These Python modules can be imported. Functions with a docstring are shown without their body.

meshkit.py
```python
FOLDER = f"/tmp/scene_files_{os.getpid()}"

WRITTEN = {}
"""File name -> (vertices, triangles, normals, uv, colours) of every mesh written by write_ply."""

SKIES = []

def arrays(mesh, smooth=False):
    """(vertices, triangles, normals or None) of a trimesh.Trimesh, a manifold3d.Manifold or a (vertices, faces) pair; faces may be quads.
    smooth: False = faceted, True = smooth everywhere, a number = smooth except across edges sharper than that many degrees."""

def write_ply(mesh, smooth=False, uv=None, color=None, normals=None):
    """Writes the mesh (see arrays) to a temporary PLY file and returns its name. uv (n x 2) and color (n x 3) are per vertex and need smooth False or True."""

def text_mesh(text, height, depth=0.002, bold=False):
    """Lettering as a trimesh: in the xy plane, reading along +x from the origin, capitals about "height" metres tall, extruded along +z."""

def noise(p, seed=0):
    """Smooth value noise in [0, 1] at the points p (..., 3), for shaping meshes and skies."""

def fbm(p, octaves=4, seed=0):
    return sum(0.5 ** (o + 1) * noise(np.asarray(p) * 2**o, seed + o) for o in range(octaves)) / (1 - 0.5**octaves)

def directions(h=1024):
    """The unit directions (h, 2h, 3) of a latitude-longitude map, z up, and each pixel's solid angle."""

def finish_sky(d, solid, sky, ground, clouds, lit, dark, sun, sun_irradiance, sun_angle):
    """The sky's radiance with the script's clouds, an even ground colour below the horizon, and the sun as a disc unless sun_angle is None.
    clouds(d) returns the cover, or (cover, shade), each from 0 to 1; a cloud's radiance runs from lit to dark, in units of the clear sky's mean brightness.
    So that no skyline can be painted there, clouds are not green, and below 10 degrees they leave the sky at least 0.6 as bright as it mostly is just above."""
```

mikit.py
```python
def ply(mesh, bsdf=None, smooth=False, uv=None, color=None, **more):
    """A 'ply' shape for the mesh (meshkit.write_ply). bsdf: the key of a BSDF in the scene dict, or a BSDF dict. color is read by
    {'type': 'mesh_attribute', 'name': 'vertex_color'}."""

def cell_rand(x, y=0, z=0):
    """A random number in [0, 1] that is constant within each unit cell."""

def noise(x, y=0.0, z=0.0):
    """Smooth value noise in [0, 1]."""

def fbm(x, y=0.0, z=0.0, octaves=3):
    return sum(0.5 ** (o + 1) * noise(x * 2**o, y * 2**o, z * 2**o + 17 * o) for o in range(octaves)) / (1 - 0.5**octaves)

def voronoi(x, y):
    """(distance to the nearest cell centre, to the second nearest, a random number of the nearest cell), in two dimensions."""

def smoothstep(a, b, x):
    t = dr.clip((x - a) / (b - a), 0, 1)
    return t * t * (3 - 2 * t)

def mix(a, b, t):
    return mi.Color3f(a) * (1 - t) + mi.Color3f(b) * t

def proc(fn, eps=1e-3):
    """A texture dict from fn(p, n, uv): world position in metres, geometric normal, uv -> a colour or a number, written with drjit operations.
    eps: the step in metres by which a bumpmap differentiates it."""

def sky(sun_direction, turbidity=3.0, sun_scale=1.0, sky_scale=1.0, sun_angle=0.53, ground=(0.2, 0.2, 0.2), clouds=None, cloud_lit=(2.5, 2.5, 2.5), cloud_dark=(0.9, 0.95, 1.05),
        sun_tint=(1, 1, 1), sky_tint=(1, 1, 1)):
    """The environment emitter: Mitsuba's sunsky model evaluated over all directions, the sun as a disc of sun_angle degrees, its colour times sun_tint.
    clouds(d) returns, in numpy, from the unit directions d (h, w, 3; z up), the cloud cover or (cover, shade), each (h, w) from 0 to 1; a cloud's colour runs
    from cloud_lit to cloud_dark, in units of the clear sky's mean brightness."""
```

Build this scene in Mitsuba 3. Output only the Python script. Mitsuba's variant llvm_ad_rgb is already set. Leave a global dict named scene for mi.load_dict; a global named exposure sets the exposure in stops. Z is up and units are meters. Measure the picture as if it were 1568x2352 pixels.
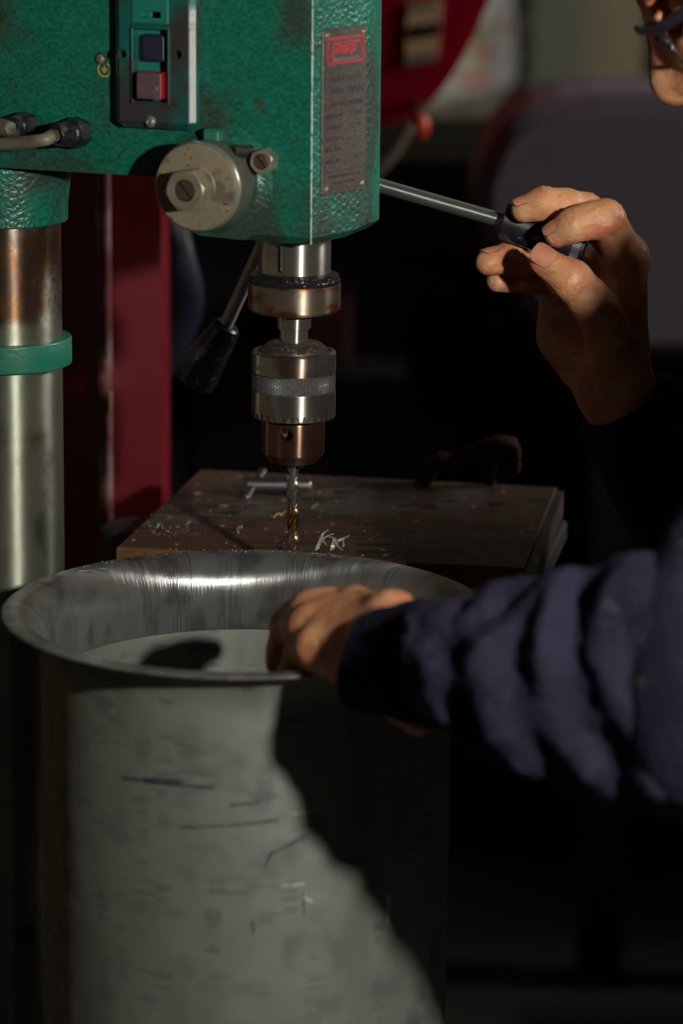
import math, random
import numpy as np
import trimesh, manifold3d, shapely
from shapely.geometry import Polygon
import drjit as dr
import mitsuba as mi
import mikit, meshkit
from mikit import proc, noise, fbm, voronoi, smoothstep, mix, cell_rand

scene, labels = {}, {}
rng = np.random.default_rng(7)
T = mi.ScalarTransform4f

# ------------------------------------------------------------------ camera, light, exposure
FPX, THETA, ROLL, DIST = 7500.0, math.radians(13.37), 0.0097, 1.70
FW = np.array([0, math.cos(THETA), -math.sin(THETA)])
R0, U0 = np.array([1.0, 0, 0]), np.array([0, math.sin(THETA), math.cos(THETA)])
RI = R0 * math.cos(ROLL) + U0 * math.sin(ROLL)
UP = -R0 * math.sin(ROLL) + U0 * math.cos(ROLL)
def ray(px, py):
    return FW * FPX + RI * (px - 784.0) - UP * (py - 1176.0)
CAM = -ray(672, 1258) / FPX * DIST
exposure = 0.0
scene['camera'] = {'type': 'thinlens', 'fov': math.degrees(2 * math.atan(784 / FPX)), 'fov_axis': 'x',
    'aperture_radius': 0.0095, 'focus_distance': 1.70, 'near_clip': 0.05, 'far_clip': 50.0,
    'to_world': T().look_at(origin=CAM.tolist(), target=(CAM + FW).tolist(), up=UP.tolist())}
LAMP = np.array([0.41, -0.965, 0.385])
LAMP_POWER = 2700.0
ADDED_WINDOW = 36.0  # radiance of the added window
scene['ambient'] = {'type': 'constant', 'radiance': {'type': 'rgb', 'value': [0.0075, 0.0065, 0.009]}}

# ------------------------------------------------------------------ helpers
def at(px, py, Y):
    d = ray(px, py); t = (Y - CAM[1]) / d[1]
    return CAM + d * t
def atz(px, py, Z):
    d = ray(px, py); t = (Z - CAM[2]) / d[2]
    return CAM + d * t
def on_plane(px, py, n, c):
    d = ray(px, py); t = (c - CAM @ n) / (d @ n)
    return CAM + d * t
def mpp(p):
    return float((np.asarray(p) - CAM) @ FW / FPX)

def obj(key, mesh, bsdf, smooth=30, color=None, **more):
    k, i = key, 0
    while k in scene:
        i += 1; k = f'{key}_{i:03d}'
    scene[k] = mikit.ply(mesh, bsdf, smooth=smooth, color=color, **more)
    return k
def thing(key, label, category, group=None, kind=None):
    labels[key] = {'label': label, 'category': category}
    if group: labels[key]['group'] = group
    if kind: labels[key]['kind'] = kind
    return key
def numbered(key):
    k, i = key, 0
    while k in labels or k in scene:
        i += 1; k = f'{key}_{i:03d}'
    return k

def tm(m):
    if hasattr(m, 'to_mesh'):
        a = m.to_mesh(); return trimesh.Trimesh(np.array(a.vert_properties)[:, :3], np.array(a.tri_verts), process=False)
    return m
def frame(o, x, y, z):
    M = np.eye(4); M[:3, 0], M[:3, 1], M[:3, 2], M[:3, 3] = x, y, z, o
    return M
def moved(mesh, M):
    m = tm(mesh).copy(); m.apply_transform(M); return m
def unit(v):
    v = np.asarray(v, float); return v / np.linalg.norm(v)
def cat(*ms):
    return trimesh.util.concatenate([tm(m) for m in ms])
def lathe(profile, n=96):
    """Closed surface of revolution about z; profile from the axis (or a closed loop) of (r, z)."""
    p = np.asarray(profile, float)
    ang = np.arange(n) * 2 * np.pi / n
    v = np.stack([p[:, None, 0] * np.cos(ang), p[:, None, 0] * np.sin(ang), np.repeat(p[:, 1:2], n, 1)], -1).reshape(-1, 3)
    f = []
    m = len(p)
    i = np.arange(m - 1)[:, None] * n; j = np.arange(n)[None]; j2 = (j + 1) % n
    a, b, c, d = i + j, i + j2, i + n + j2, i + n + j
    f = np.concatenate([np.stack([a, b, c], -1).reshape(-1, 3), np.stack([a, c, d], -1).reshape(-1, 3)])
    t = trimesh.Trimesh(v, f, process=False)
    t.merge_vertices(); t.update_faces(t.nondegenerate_faces()); 
    return t
def zlathe(rings, n=96):
    """Outward lathe with caps from top to bottom list of (r, z)."""
    r = [(0, rings[0][1])] + list(rings) + [(0, rings[-1][1])]
    return lathe(r[::-1], n)
def axis_frame(o, z, x=None):
    z = unit(z)
    x = np.array([0, 0, 1.0]) if x is None else np.asarray(x, float)
    if abs(x @ z) > 0.95: x = np.array([1.0, 0, 0])
    x = unit(x - z * (x @ z))
    return frame(o, x, np.cross(z, x), z)
def rod(a, b, r0, r1=None, n=32, bev=None):
    a, b = np.asarray(a, float), np.asarray(b, float); L = np.linalg.norm(b - a)
    r1 = r0 if r1 is None else r1
    e = min(r0, r1) * 0.15 if bev is None else bev
    return moved(zlathe([(r1 - e, L), (r1, L - e), (r0, e), (r0 - e, 0)], n), axis_frame(a, b - a))
def tube(points, radius, n=16, up=None, caps=True):
    p = np.asarray(points, float); m = len(p)
    radius = np.broadcast_to(radius, (m,)) if np.ndim(radius) < 2 else radius
    t = np.gradient(p, axis=0); t /= np.linalg.norm(t, axis=1, keepdims=True)
    up = np.array([0, 0, 1.0]) if up is None else np.asarray(up, float)
    a = np.cross(up, t); a /= np.linalg.norm(a, axis=1, keepdims=True); b = np.cross(t, a)
    ang = np.arange(n) * 2 * np.pi / n
    v = p[:, None] + radius[:, None, None] * (np.cos(ang)[None, :, None] * a[:, None] + np.sin(ang)[None, :, None] * b[:, None])
    v = v.reshape(-1, 3)
    i, j = np.meshgrid(np.arange(m - 1), np.arange(n), indexing='ij')
    q = np.stack([i * n + j, i * n + (j + 1) % n, (i + 1) * n + (j + 1) % n, (i + 1) * n + j], -1).reshape(-1, 4)
    f = np.vstack([q[:, [0, 1, 2]], q[:, [0, 2, 3]]])
    if caps:
        v = np.vstack([v, p[0], p[-1]]); k = len(v) - 2; jj = np.arange(n)
        f = np.vstack([f, np.stack([jj * 0 + k, (jj + 1) % n, jj], 1), np.stack([jj * 0 + k + 1, (m - 1) * n + jj, (m - 1) * n + (jj + 1) % n], 1)])
    return trimesh.Trimesh(v, f, process=False)
def spline(pts, n):
    from scipy.interpolate import CubicSpline
    p = np.asarray(pts, float); d = np.r_[0, np.cumsum(np.linalg.norm(np.diff(p[:, :3], axis=0), axis=1))]
    return CubicSpline(d, p)(np.linspace(0, d[-1], n))
def rbox(size, r, seg=4):
    """Rounded box centred on the origin."""
    sx, sy, sz = [max(s / 2 - r, 1e-5) for s in size]
    s = manifold3d.Manifold.sphere(r, 4 * seg)
    return manifold3d.Manifold.batch_hull([s.translate((x, y, z)) for x in (-sx, sx) for y in (-sy, sy) for z in (-sz, sz)])
def bevbox(size, b):
    """Box with chamfered edges, cheap."""
    x, y, z = [s / 2 for s in size]
    pts = []
    for sx in (-1, 1):
        for sy in (-1, 1):
            for sz in (-1, 1):
                pts += [(sx * x, sy * (y - b), sz * (z - b)), (sx * (x - b), sy * y, sz * (z - b)), (sx * (x - b), sy * (y - b), sz * z)]
    return manifold3d.Manifold.hull_points(np.array(pts))
def extrude(poly, h):
    return trimesh.creation.extrude_polygon(poly, h, engine='earcut')
def CS(poly):
    return manifold3d.CrossSection([np.array(shapely.geometry.polygon.orient(poly).exterior.coords)[:-1]])
def plate(poly, h, b):
    """Extruded polygon with the top edge chamfered by b (z from 0 to h)."""
    lo = CS(poly).extrude(h - b)
    lo2 = [manifold3d.Manifold.hull_points(np.array([(x, y, h - b - 1e-6) for x, y in poly.exterior.coords] + [(x, y, h) for x, y in poly.buffer(-b, join_style=2).exterior.coords]))]
    return manifold3d.Manifold.batch_boolean([lo] + lo2, manifold3d.OpType.Add)
def to_manifold(t):
    t = tm(t); t = t.copy(); t.merge_vertices()
    return manifold3d.Manifold(manifold3d.Mesh(t.vertices.astype(np.float32), t.faces.astype(np.uint32)))

# --- distance fields of round cones, smoothly joined, meshed with surface nets
def sd_cone(P, a, b, ra, rb):
    ba = b - a; l2 = ba @ ba
    t = np.clip(((P - a) @ ba) / l2, 0, 1)
    return np.linalg.norm(P - a - t[:, None] * ba, axis=1) - (ra + (rb - ra) * t)
def smin(d, e, k):
    h = np.clip(0.5 + 0.5 * (e - d) / k, 0, 1)
    return e * (1 - h) + d * h - k * h * (1 - h)
def surface_nets(field, lo, hi, step):
    """field(P) -> distance; a closed mesh of its zero set inside the box."""
    n = np.maximum(4, np.ceil((np.asarray(hi) - lo) / step).astype(int) + 1)
    ax = [lo[k] + np.arange(n[k]) * step for k in range(3)]
    G = np.stack(np.meshgrid(*ax, indexing='ij'), -1).reshape(-1, 3)
    D = np.concatenate([field(c) for c in np.array_split(G, max(1, len(G) // 400000))]).reshape(n)
    D[0], D[-1] = np.maximum(D[0], 1e-4), np.maximum(D[-1], 1e-4)
    D[:, 0], D[:, -1] = np.maximum(D[:, 0], 1e-4), np.maximum(D[:, -1], 1e-4)
    D[:, :, 0], D[:, :, -1] = np.maximum(D[:, :, 0], 1e-4), np.maximum(D[:, :, -1], 1e-4)
    S = D < 0
    c = [(i, j, k) for i in (0, 1) for j in (0, 1) for k in (0, 1)]
    def sl(A, o): return A[o[0]:o[0] + n[0] - 1, o[1]:o[1] + n[1] - 1, o[2]:o[2] + n[2] - 1]
    acc = np.zeros(tuple(n - 1) + (3,)); cnt = np.zeros(tuple(n - 1))
    for o in c:
        for a in range(3):
            if o[a] == 0:
                o2 = list(o); o2[a] = 1
                d0, d1 = sl(D, o), sl(D, o2)
                m = (d0 < 0) != (d1 < 0)
                t = np.where(m, d0 / np.where(d0 == d1, 1, d0 - d1), 0)
                for b in range(3):
                    acc[..., b] += np.where(m, (t if b == a else o[b]), 0)
                cnt += m
    on = cnt > 0
    idx = -np.ones(on.shape, int); idx[on] = np.arange(on.sum())
    base = np.stack(np.nonzero(on), -1)
    V = lo + (base + acc[on] / cnt[on][:, None]) * step
    F = []
    for a in range(3):
        b, e = (a + 1) % 3, (a + 2) % 3
        s0 = np.moveaxis(S, (a, b, e), (0, 1, 2)); id_ = np.moveaxis(idx, (a, b, e), (0, 1, 2))
        x = s0[:-1, 1:-1, 1:-1] != s0[1:, 1:-1, 1:-1]
        i, j, k = np.nonzero(x); j += 1; k += 1
        q = np.stack([id_[i, j - 1, k - 1], id_[i, j, k - 1], id_[i, j, k], id_[i, j - 1, k]], -1)
        inside = s0[i, j, k]
        q = np.where(inside[:, None], q, q[:, ::-1])
        F.append(q)
    F = np.vstack(F)
    t = trimesh.Trimesh(V, np.vstack([F[:, [0, 1, 2]], F[:, [0, 2, 3]]]), process=False)
    return t

def taubin(m, iterations, step):
    v0 = np.array(m.vertices)
    trimesh.smoothing.filter_taubin(m, iterations=iterations)
    v1 = np.array(m.vertices)
    bad = ~(np.linalg.norm(v1 - v0, axis=1) < 0.9 * step)
    v1[bad] = v0[bad]; m.vertices = v1
    return m
def turned(key, mesh, bsdf, cx=0.0, cy=0.0, angle=35):
    """A part turned on a lathe about an upright axis: u runs along the axis, so that a brushed finish can follow the turning."""
    t = tm(mesh); t.merge_vertices()
    t = trimesh.graph.smooth_shade(t, angle=math.radians(angle), facet_minarea=None)
    v = np.array(t.vertices)
    uv = np.stack([v[:, 2] * 10, np.arctan2(v[:, 0] - cx, -(v[:, 1] - cy)) / (2 * np.pi)], 1)
    return obj(key, trimesh.Trimesh(v, np.array(t.faces), process=False), bsdf, smooth=True, uv=uv)

def cast(key, mesh, bsdf, angle=25, flat=None):
    """A cast part with even surface coordinates (metres along each face), so that its grain is the same on large and small triangles."""
    t = tm(mesh); t.merge_vertices()
    t = trimesh.graph.smooth_shade(t, angle=math.radians(angle), facet_minarea=None)
    v = np.array(t.vertices); t = trimesh.Trimesh(v, np.array(t.faces), process=False)
    if flat is not None: uv = np.stack([v @ flat, v[:, 2]], 1)
    else:
        n = np.array(t.vertex_normals); h = np.stack([-n[:, 1], n[:, 0]], 1); h /= np.maximum(np.linalg.norm(h, axis=1, keepdims=True), 1e-9)
        lie = (np.abs(n[:, 2]) > 0.75)[:, None]
        uv = np.where(lie, v[:, :2], np.stack([(v[:, :2] * h).sum(1), v[:, 2]], 1))
    return obj(key, t, bsdf, smooth=True, uv=uv)

# ------------------------------------------------------------------ materials
def rgb(*c): return {'type': 'rgb', 'value': list(c)}
def mat(key, base, rough=0.5, metal=0.0, spec=0.5, bump=None, bscale=1.0, eps=4e-4, two=True, **more):
    if callable(base): base = proc(base)
    elif isinstance(base, (tuple, list)): base = rgb(*base)
    if callable(rough): rough = proc(rough)
    m = {'type': 'principled', 'base_color': base, 'roughness': rough, 'metallic': metal, 'specular': spec, **more}
    if bump is not None:
        m = {'type': 'bumpmap', 'arbitrary': proc(bump, eps=eps), 'scale': bscale, 'bsdf': m}
    if two: m = {'type': 'twosided', 'bsdf': m}
    scene[key] = m
    return key

def green_col(p, n, uv):
    g = mix((0.004, 0.088, 0.055), (0.006, 0.112, 0.074), fbm(p.x * 45, p.y * 45, p.z * 45))
    dirt = smoothstep(0.40, 0.64, fbm(p.x * 26 + 9, p.y * 26, p.z * 18, octaves=5))
    fine = fbm(p.x * 620, p.y * 620, p.z * 620, octaves=2)
    g = mix(g, (0.026, 0.036, 0.027), dirt * 0.9)
    spot = smoothstep(0.70, 0.80, fbm(p.x * 60 + 3, p.y * 60 + 5, p.z * 60, octaves=5))
    g = mix(g, (0.045, 0.026, 0.010), spot * 0.6)
    return g * (0.45 + 1.05 * fine)
def cast_bump(p, n, uv):
    return 0.00055 * fbm(p.x * 560, p.y * 560, p.z * 560, octaves=2) + 0.0003 * fbm(p.x * 140, p.y * 140, p.z * 140, octaves=2)
mat('m_green', green_col, rough=0.36, spec=0.5, bump=cast_bump, eps=3e-4)
def green2(p, n, uv):
    f = fbm(p.x * 60, p.y * 60, p.z * 60, octaves=3)
    return mix((0.006, 0.105, 0.066), (0.022, 0.130, 0.090), smoothstep(0.4, 0.7, f)) * (0.85 + 0.3 * noise(p.x * 900, p.y * 900, p.z * 900))
mat('m_green_smooth', green2, rough=0.35, bump=lambda p, n, uv: 0.00012 * fbm(p.x * 700, p.y * 700, p.z * 700, octaves=2), eps=3e-4)
def switch_col(p, n, uv):
    d = smoothstep(0.40, 0.62, fbm(p.x * 42, p.y * 42 + 4, p.z * 30, octaves=4))
    return mix((0.006, 0.075, 0.062), (0.030, 0.026, 0.028), d) * (0.8 + 0.4 * noise(p.x * 1500, p.y * 1500, p.z * 1500))
mat('m_switch', switch_col, rough=0.30, spec=0.5)
mat('m_teal', (0.010, 0.130, 0.095), rough=0.3)
mat('m_worn', lambda p, n, uv: mix((0.010, 0.14, 0.10), (0.42, 0.45, 0.43), smoothstep(0.36, 0.50, fbm(p.x * 100, p.y * 100, p.z * 120 + 4, octaves=3))), rough=0.4)
mat('m_edgewear', lambda p, n, uv: mix((0.02, 0.16, 0.11), (0.55, 0.62, 0.56), smoothstep(0.30, 0.42, fbm(p.x * 700, p.y * 700, p.z * 400, octaves=3))), rough=0.4)
mat('m_blackplastic', lambda p, n, uv: mix((0.010, 0.009, 0.016), (0.035, 0.030, 0.032), smoothstep(0.5, 0.75, fbm(p.x * 160, p.y * 160, p.z * 160))), rough=0.35)
mat('m_gland', lambda p, n, uv: mix((0.008, 0.008, 0.012), (0.090, 0.078, 0.050), smoothstep(0.50, 0.75, fbm(p.x * 150, p.y * 150, p.z * 150, octaves=4))), rough=0.38,
    bump=lambda p, n, uv: 0.0007 * fbm(p.x * 400, p.y * 400, p.z * 400), eps=4e-4)
mat('m_navybutton', (0.014, 0.012, 0.028), rough=0.45)
def redbtn(p, n, uv):
    return mix((0.16, 0.004, 0.010), (0.10, 0.072, 0.070), smoothstep(0.42, 0.55, fbm(p.x * 130, p.y * 130, p.z * 130, octaves=4)) * 0.0 + 0.0)
mat('m_redbutton', (0.22, 0.004, 0.012), rough=0.3)
mat('m_redface', lambda p, n, uv: mix((0.075, 0.050, 0.052), (0.16, 0.14, 0.13), smoothstep(0.55, 0.8, fbm(p.x * 220, p.y * 220, p.z * 220, octaves=4))), rough=0.4)
mat('m_cable', lambda p, n, uv: mix((0.16, 0.15, 0.105), (0.070, 0.050, 0.030), smoothstep(0.45, 0.65, fbm(p.x * 60, p.y * 60, p.z * 60))), rough=0.4)
mat('m_black', (0.006, 0.006, 0.008), rough=0.45)
mat('m_rubber', lambda p, n, uv: mix((0.010, 0.009, 0.017), (0.13, 0.13, 0.13), smoothstep(0.62, 0.80, fbm(p.x * 260, p.y * 260, p.z * 260, octaves=4))), rough=0.33)
mat('m_grease', (0.010, 0.010, 0.013), rough=0.18, bump=lambda p, n, uv: 0.0012 * fbm(p.x * 500, p.y * 500, p.z * 500), eps=4e-4)

def brushed(p, n, uv):
    return 0.00006 * noise(p.x * 200, p.y * 200, p.z * 5000)
mat('m_steel', lambda p, n, uv: mix((0.52, 0.50, 0.45), (0.36, 0.33, 0.28), fbm(p.x * 90, p.y * 90, p.z * 160)), rough=0.30, anisotropic=0.92, metal=0.92)
mat('m_rod', (0.40, 0.39, 0.375), rough=0.22, metal=0.95)
mat('m_lever', (0.40, 0.39, 0.375), rough=0.36, anisotropic=0.9, metal=0.9)
mat('m_chuck', lambda p, n, uv: mix(mix((0.50, 0.47, 0.42), (0.34, 0.24, 0.19), smoothstep(0.42, 0.66, fbm(p.x * 55 + 2, p.y * 55, p.z * 40, octaves=3))), (0.20, 0.09, 0.04), smoothstep(0.66, 0.78, fbm(p.x * 160, p.y * 160, p.z * 160, octaves=3))),
    rough=lambda p, n, uv: 0.20 + 0.14 * fbm(p.x * 120, p.y * 120, p.z * 120), anisotropic=0.92, metal=0.95)
mat('m_ring', lambda p, n, uv: mix(mix((0.40, 0.36, 0.30), (0.24, 0.16, 0.10), fbm(p.x * 60, p.y * 60, p.z * 90, octaves=3)), (0.24, 0.090, 0.022), smoothstep(0.50, 0.68, fbm(p.x * 85 + 7, p.y * 85, p.z * 150, octaves=5))),
    rough=lambda p, n, uv: 0.28 + 0.25 * fbm(p.x * 90, p.y * 90, p.z * 90), anisotropic=0.92, metal=0.88)
mat('m_nose', lambda p, n, uv: mix((0.21, 0.125, 0.085), (0.105, 0.046, 0.033), fbm(p.x * 70, p.y * 70 + 3, p.z * 90, octaves=4)), rough=0.29, anisotropic=0.92, metal=0.9)
mat('m_dome', lambda p, n, uv: mix((0.080, 0.060, 0.052), (0.16, 0.155, 0.13), smoothstep(0.48, 0.66, fbm(p.x * 700, p.y * 700, p.z * 700, octaves=3)) * smoothstep(0.30, 0.55, fbm(p.x * 60, p.y * 60, 1.0))), rough=0.4, metal=0.6)
mat('m_darksteel', (0.10, 0.095, 0.105), rough=0.32, metal=0.8)
mat('m_knurl', (0.20, 0.20, 0.205), rough=0.30, metal=0.8)
mat('m_bit', lambda p, n, uv: mix((0.46, 0.43, 0.38), (0.30, 0.15, 0.05), smoothstep(0.45, 0.62, fbm(p.x * 120, p.y * 120, p.z * 70, octaves=3))), rough=0.24, metal=0.95)
def column_col(p, n, uv):
    rust = smoothstep(0.42, 0.72, fbm(p.x * 55, p.y * 55, p.z * 40 + 2, octaves=5) + 0.30 * smoothstep(0.105, 0.118, p.z) - 0.16)
    c = mix((0.235, 0.242, 0.190), mix((0.135, 0.066, 0.030), (0.085, 0.060, 0.048), smoothstep(0.35, 0.65, fbm(p.x * 130, p.y * 130, p.z * 90 + 5, octaves=4))), rust)
    fine = smoothstep(0.50, 0.72, fbm(p.x * 520, p.y * 520, p.z * 400, octaves=3))
    c = mix(c, (0.10, 0.05, 0.025), fine * smoothstep(0.105, 0.125, p.z) * 0.8)
    return mix(c, (0.06, 0.05, 0.05), smoothstep(0.62, 0.8, fbm(p.x * 60 + 4, p.y * 60, p.z * 18, octaves=4)) * 0.7)
mat('m_column', column_col, rough=lambda p, n, uv: 0.29 + 0.16 * fbm(p.x * 150, p.y * 150, p.z * 60), anisotropic=0.85, metal=0.82)
def cap_col(p, n, uv):
    c = mix((0.34, 0.28, 0.175), (0.25, 0.215, 0.155), fbm(p.x * 70, p.y * 70, p.z * 70, octaves=3))
    c = mix(c, (0.15, 0.055, 0.025), smoothstep(0.70, 0.78, fbm(p.x * 560, p.y * 560, p.z * 560, octaves=2)) * smoothstep(0.40, 0.60, fbm(p.x * 80, p.y * 80, p.z * 80)))
    return mix(c, (0.075, 0.07, 0.065), smoothstep(0.58, 0.72, fbm(p.x * 110 + 3, p.y * 110, p.z * 110, octaves=5)) * 0.6)
mat('m_cap', cap_col, rough=lambda p, n, uv: 0.32 + 0.2 * fbm(p.x * 200, p.y * 200, p.z * 200), metal=0.5)
mat('m_capwall_shade', lambda p, n, uv: mix((0.115, 0.120, 0.095), (0.085, 0.080, 0.060), fbm(p.x * 120, p.y * 120, p.z * 120, octaves=3)), rough=0.5, metal=0.4)  # cap side tone darkened, its shade put into the colour
mat('m_nut', lambda p, n, uv: mix((0.28, 0.27, 0.20), (0.16, 0.14, 0.09), fbm(p.x * 200, p.y * 200, p.z * 200)), rough=0.4, metal=0.5)
mat('m_stud', (0.10, 0.06, 0.048), rough=0.4, metal=0.6)
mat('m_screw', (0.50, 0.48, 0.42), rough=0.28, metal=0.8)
mat('m_paintchip', (0.26, 0.14, 0.05), rough=0.6)
mat('m_yellow', (0.42, 0.24, 0.01), rough=0.5)
def plate_col(p, n, uv):
    sp = smoothstep(0.62, 0.8, noise(p.x * 1300, p.y * 1300, p.z * 1300))
    return mix(mix((0.036, 0.026, 0.027), (0.056, 0.048, 0.040), fbm(p.x * 60, p.y * 60, p.z * 60)), (0.17, 0.15, 0.10), sp * 0.5)
mat('m_nameplate', plate_col, rough=0.40, metal=0.2)
mat('m_ink', (0.006, 0.006, 0.010), rough=0.5)
mat('m_inkred', (0.40, 0.006, 0.012), rough=0.4)
mat('m_inkgrey', (0.16, 0.16, 0.15), rough=0.4)

def pot_col(p, n, uv):
    a = dr.atan2(p.y + 0.116, p.x + 0.022)
    streak = fbm(a * 9, p.z * 90, 3.1, octaves=5)
    c = mix((0.190, 0.206, 0.184), (0.240, 0.250, 0.216), fbm(a * 9, p.z * 30, 0.7, octaves=5))
    c = mix(c, (0.115, 0.124, 0.124), smoothstep(0.50, 0.80, streak) * 0.55)
    scr = smoothstep(0.66, 0.74, noise(a * 9 + 30, p.z * 650)) * smoothstep(0.56, 0.76, noise(a * 9 + 9, p.z * 45))
    c = mix(c, (0.080, 0.084, 0.090), scr * 0.45)
    blob = smoothstep(0.66, 0.74, fbm(a * 40, p.z * 300 + 5, 1.7, octaves=3))
    c = mix(c, (0.24, 0.26, 0.23), blob * 0.5)
    for (a0_, z0_, a1_, z1_, wd_, dark_) in POT_MARKS:
        du, dz = (a - a0_) * 0.0997, p.z - z0_
        bu, bz = (a1_ - a0_) * 0.0997, z1_ - z0_
        tq_ = dr.clip((du * bu + dz * bz) / (bu * bu + bz * bz), 0, 1)
        dd_ = dr.sqrt(dr.square(du - tq_ * bu) + dr.square(dz - tq_ * bz)) + 0.0009 * (noise(p.x * 900, p.y * 900, p.z * 900) - 0.5)
        k_ = (1 - smoothstep(0.3 * wd_, wd_, dd_)) * (0.45 + 0.5 * noise(p.x * 260, p.y * 260, p.z * 260))
        c = mix(c, (0.035, 0.040, 0.050) if dark_ else (0.55, 0.56, 0.52), k_)
    brown = smoothstep(0.50, 0.75, fbm(a * 4 + 11, p.z * 10, 5.0, octaves=3))
    return mix(c, (0.12, 0.105, 0.085), brown * 0.4)
mat('m_pot', pot_col, rough=lambda p, n, uv: 0.48 + 0.12 * fbm(p.x * 60, p.y * 60, p.z * 60), metal=0.62, spec=0.5,
    bump=lambda p, n, uv: 0.0004 * fbm(p.x * 50, p.y * 50, p.z * 90, octaves=3), eps=8e-4)
def rim_col(p, n, uv):
    a = dr.atan2(p.y + 0.116, p.x + 0.022); r = dr.sqrt(dr.square(p.y + 0.116) + dr.square(p.x + 0.022))
    s = noise(a * 330, r * 160, p.z * 90)
    c = mix((0.34, 0.34, 0.325), (0.20, 0.20, 0.205), smoothstep(0.35, 0.7, s) * smoothstep(0.35, 0.6, noise(a * 14, 4.0)))
    return mix(c, (0.13, 0.12, 0.125), smoothstep(0.50, 0.72, fbm(a * 7, r * 70, p.z * 50, octaves=3)) * 0.7)
def rim_rough(p, n, uv):
    a = dr.atan2(p.y + 0.116, p.x + 0.022)
    return 0.24 + 0.20 * noise(a * 260, p.z * 50) * noise(a * 30, 2.0)
mat('m_rim', rim_col, rough=rim_rough, metal=0.80, anisotropic=0.85,
    bump=lambda p, n, uv: 0.00018 * noise(dr.atan2(p.y + 0.116, p.x + 0.022) * 420, p.z * 60, 0.5), eps=2.5e-4)

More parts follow.
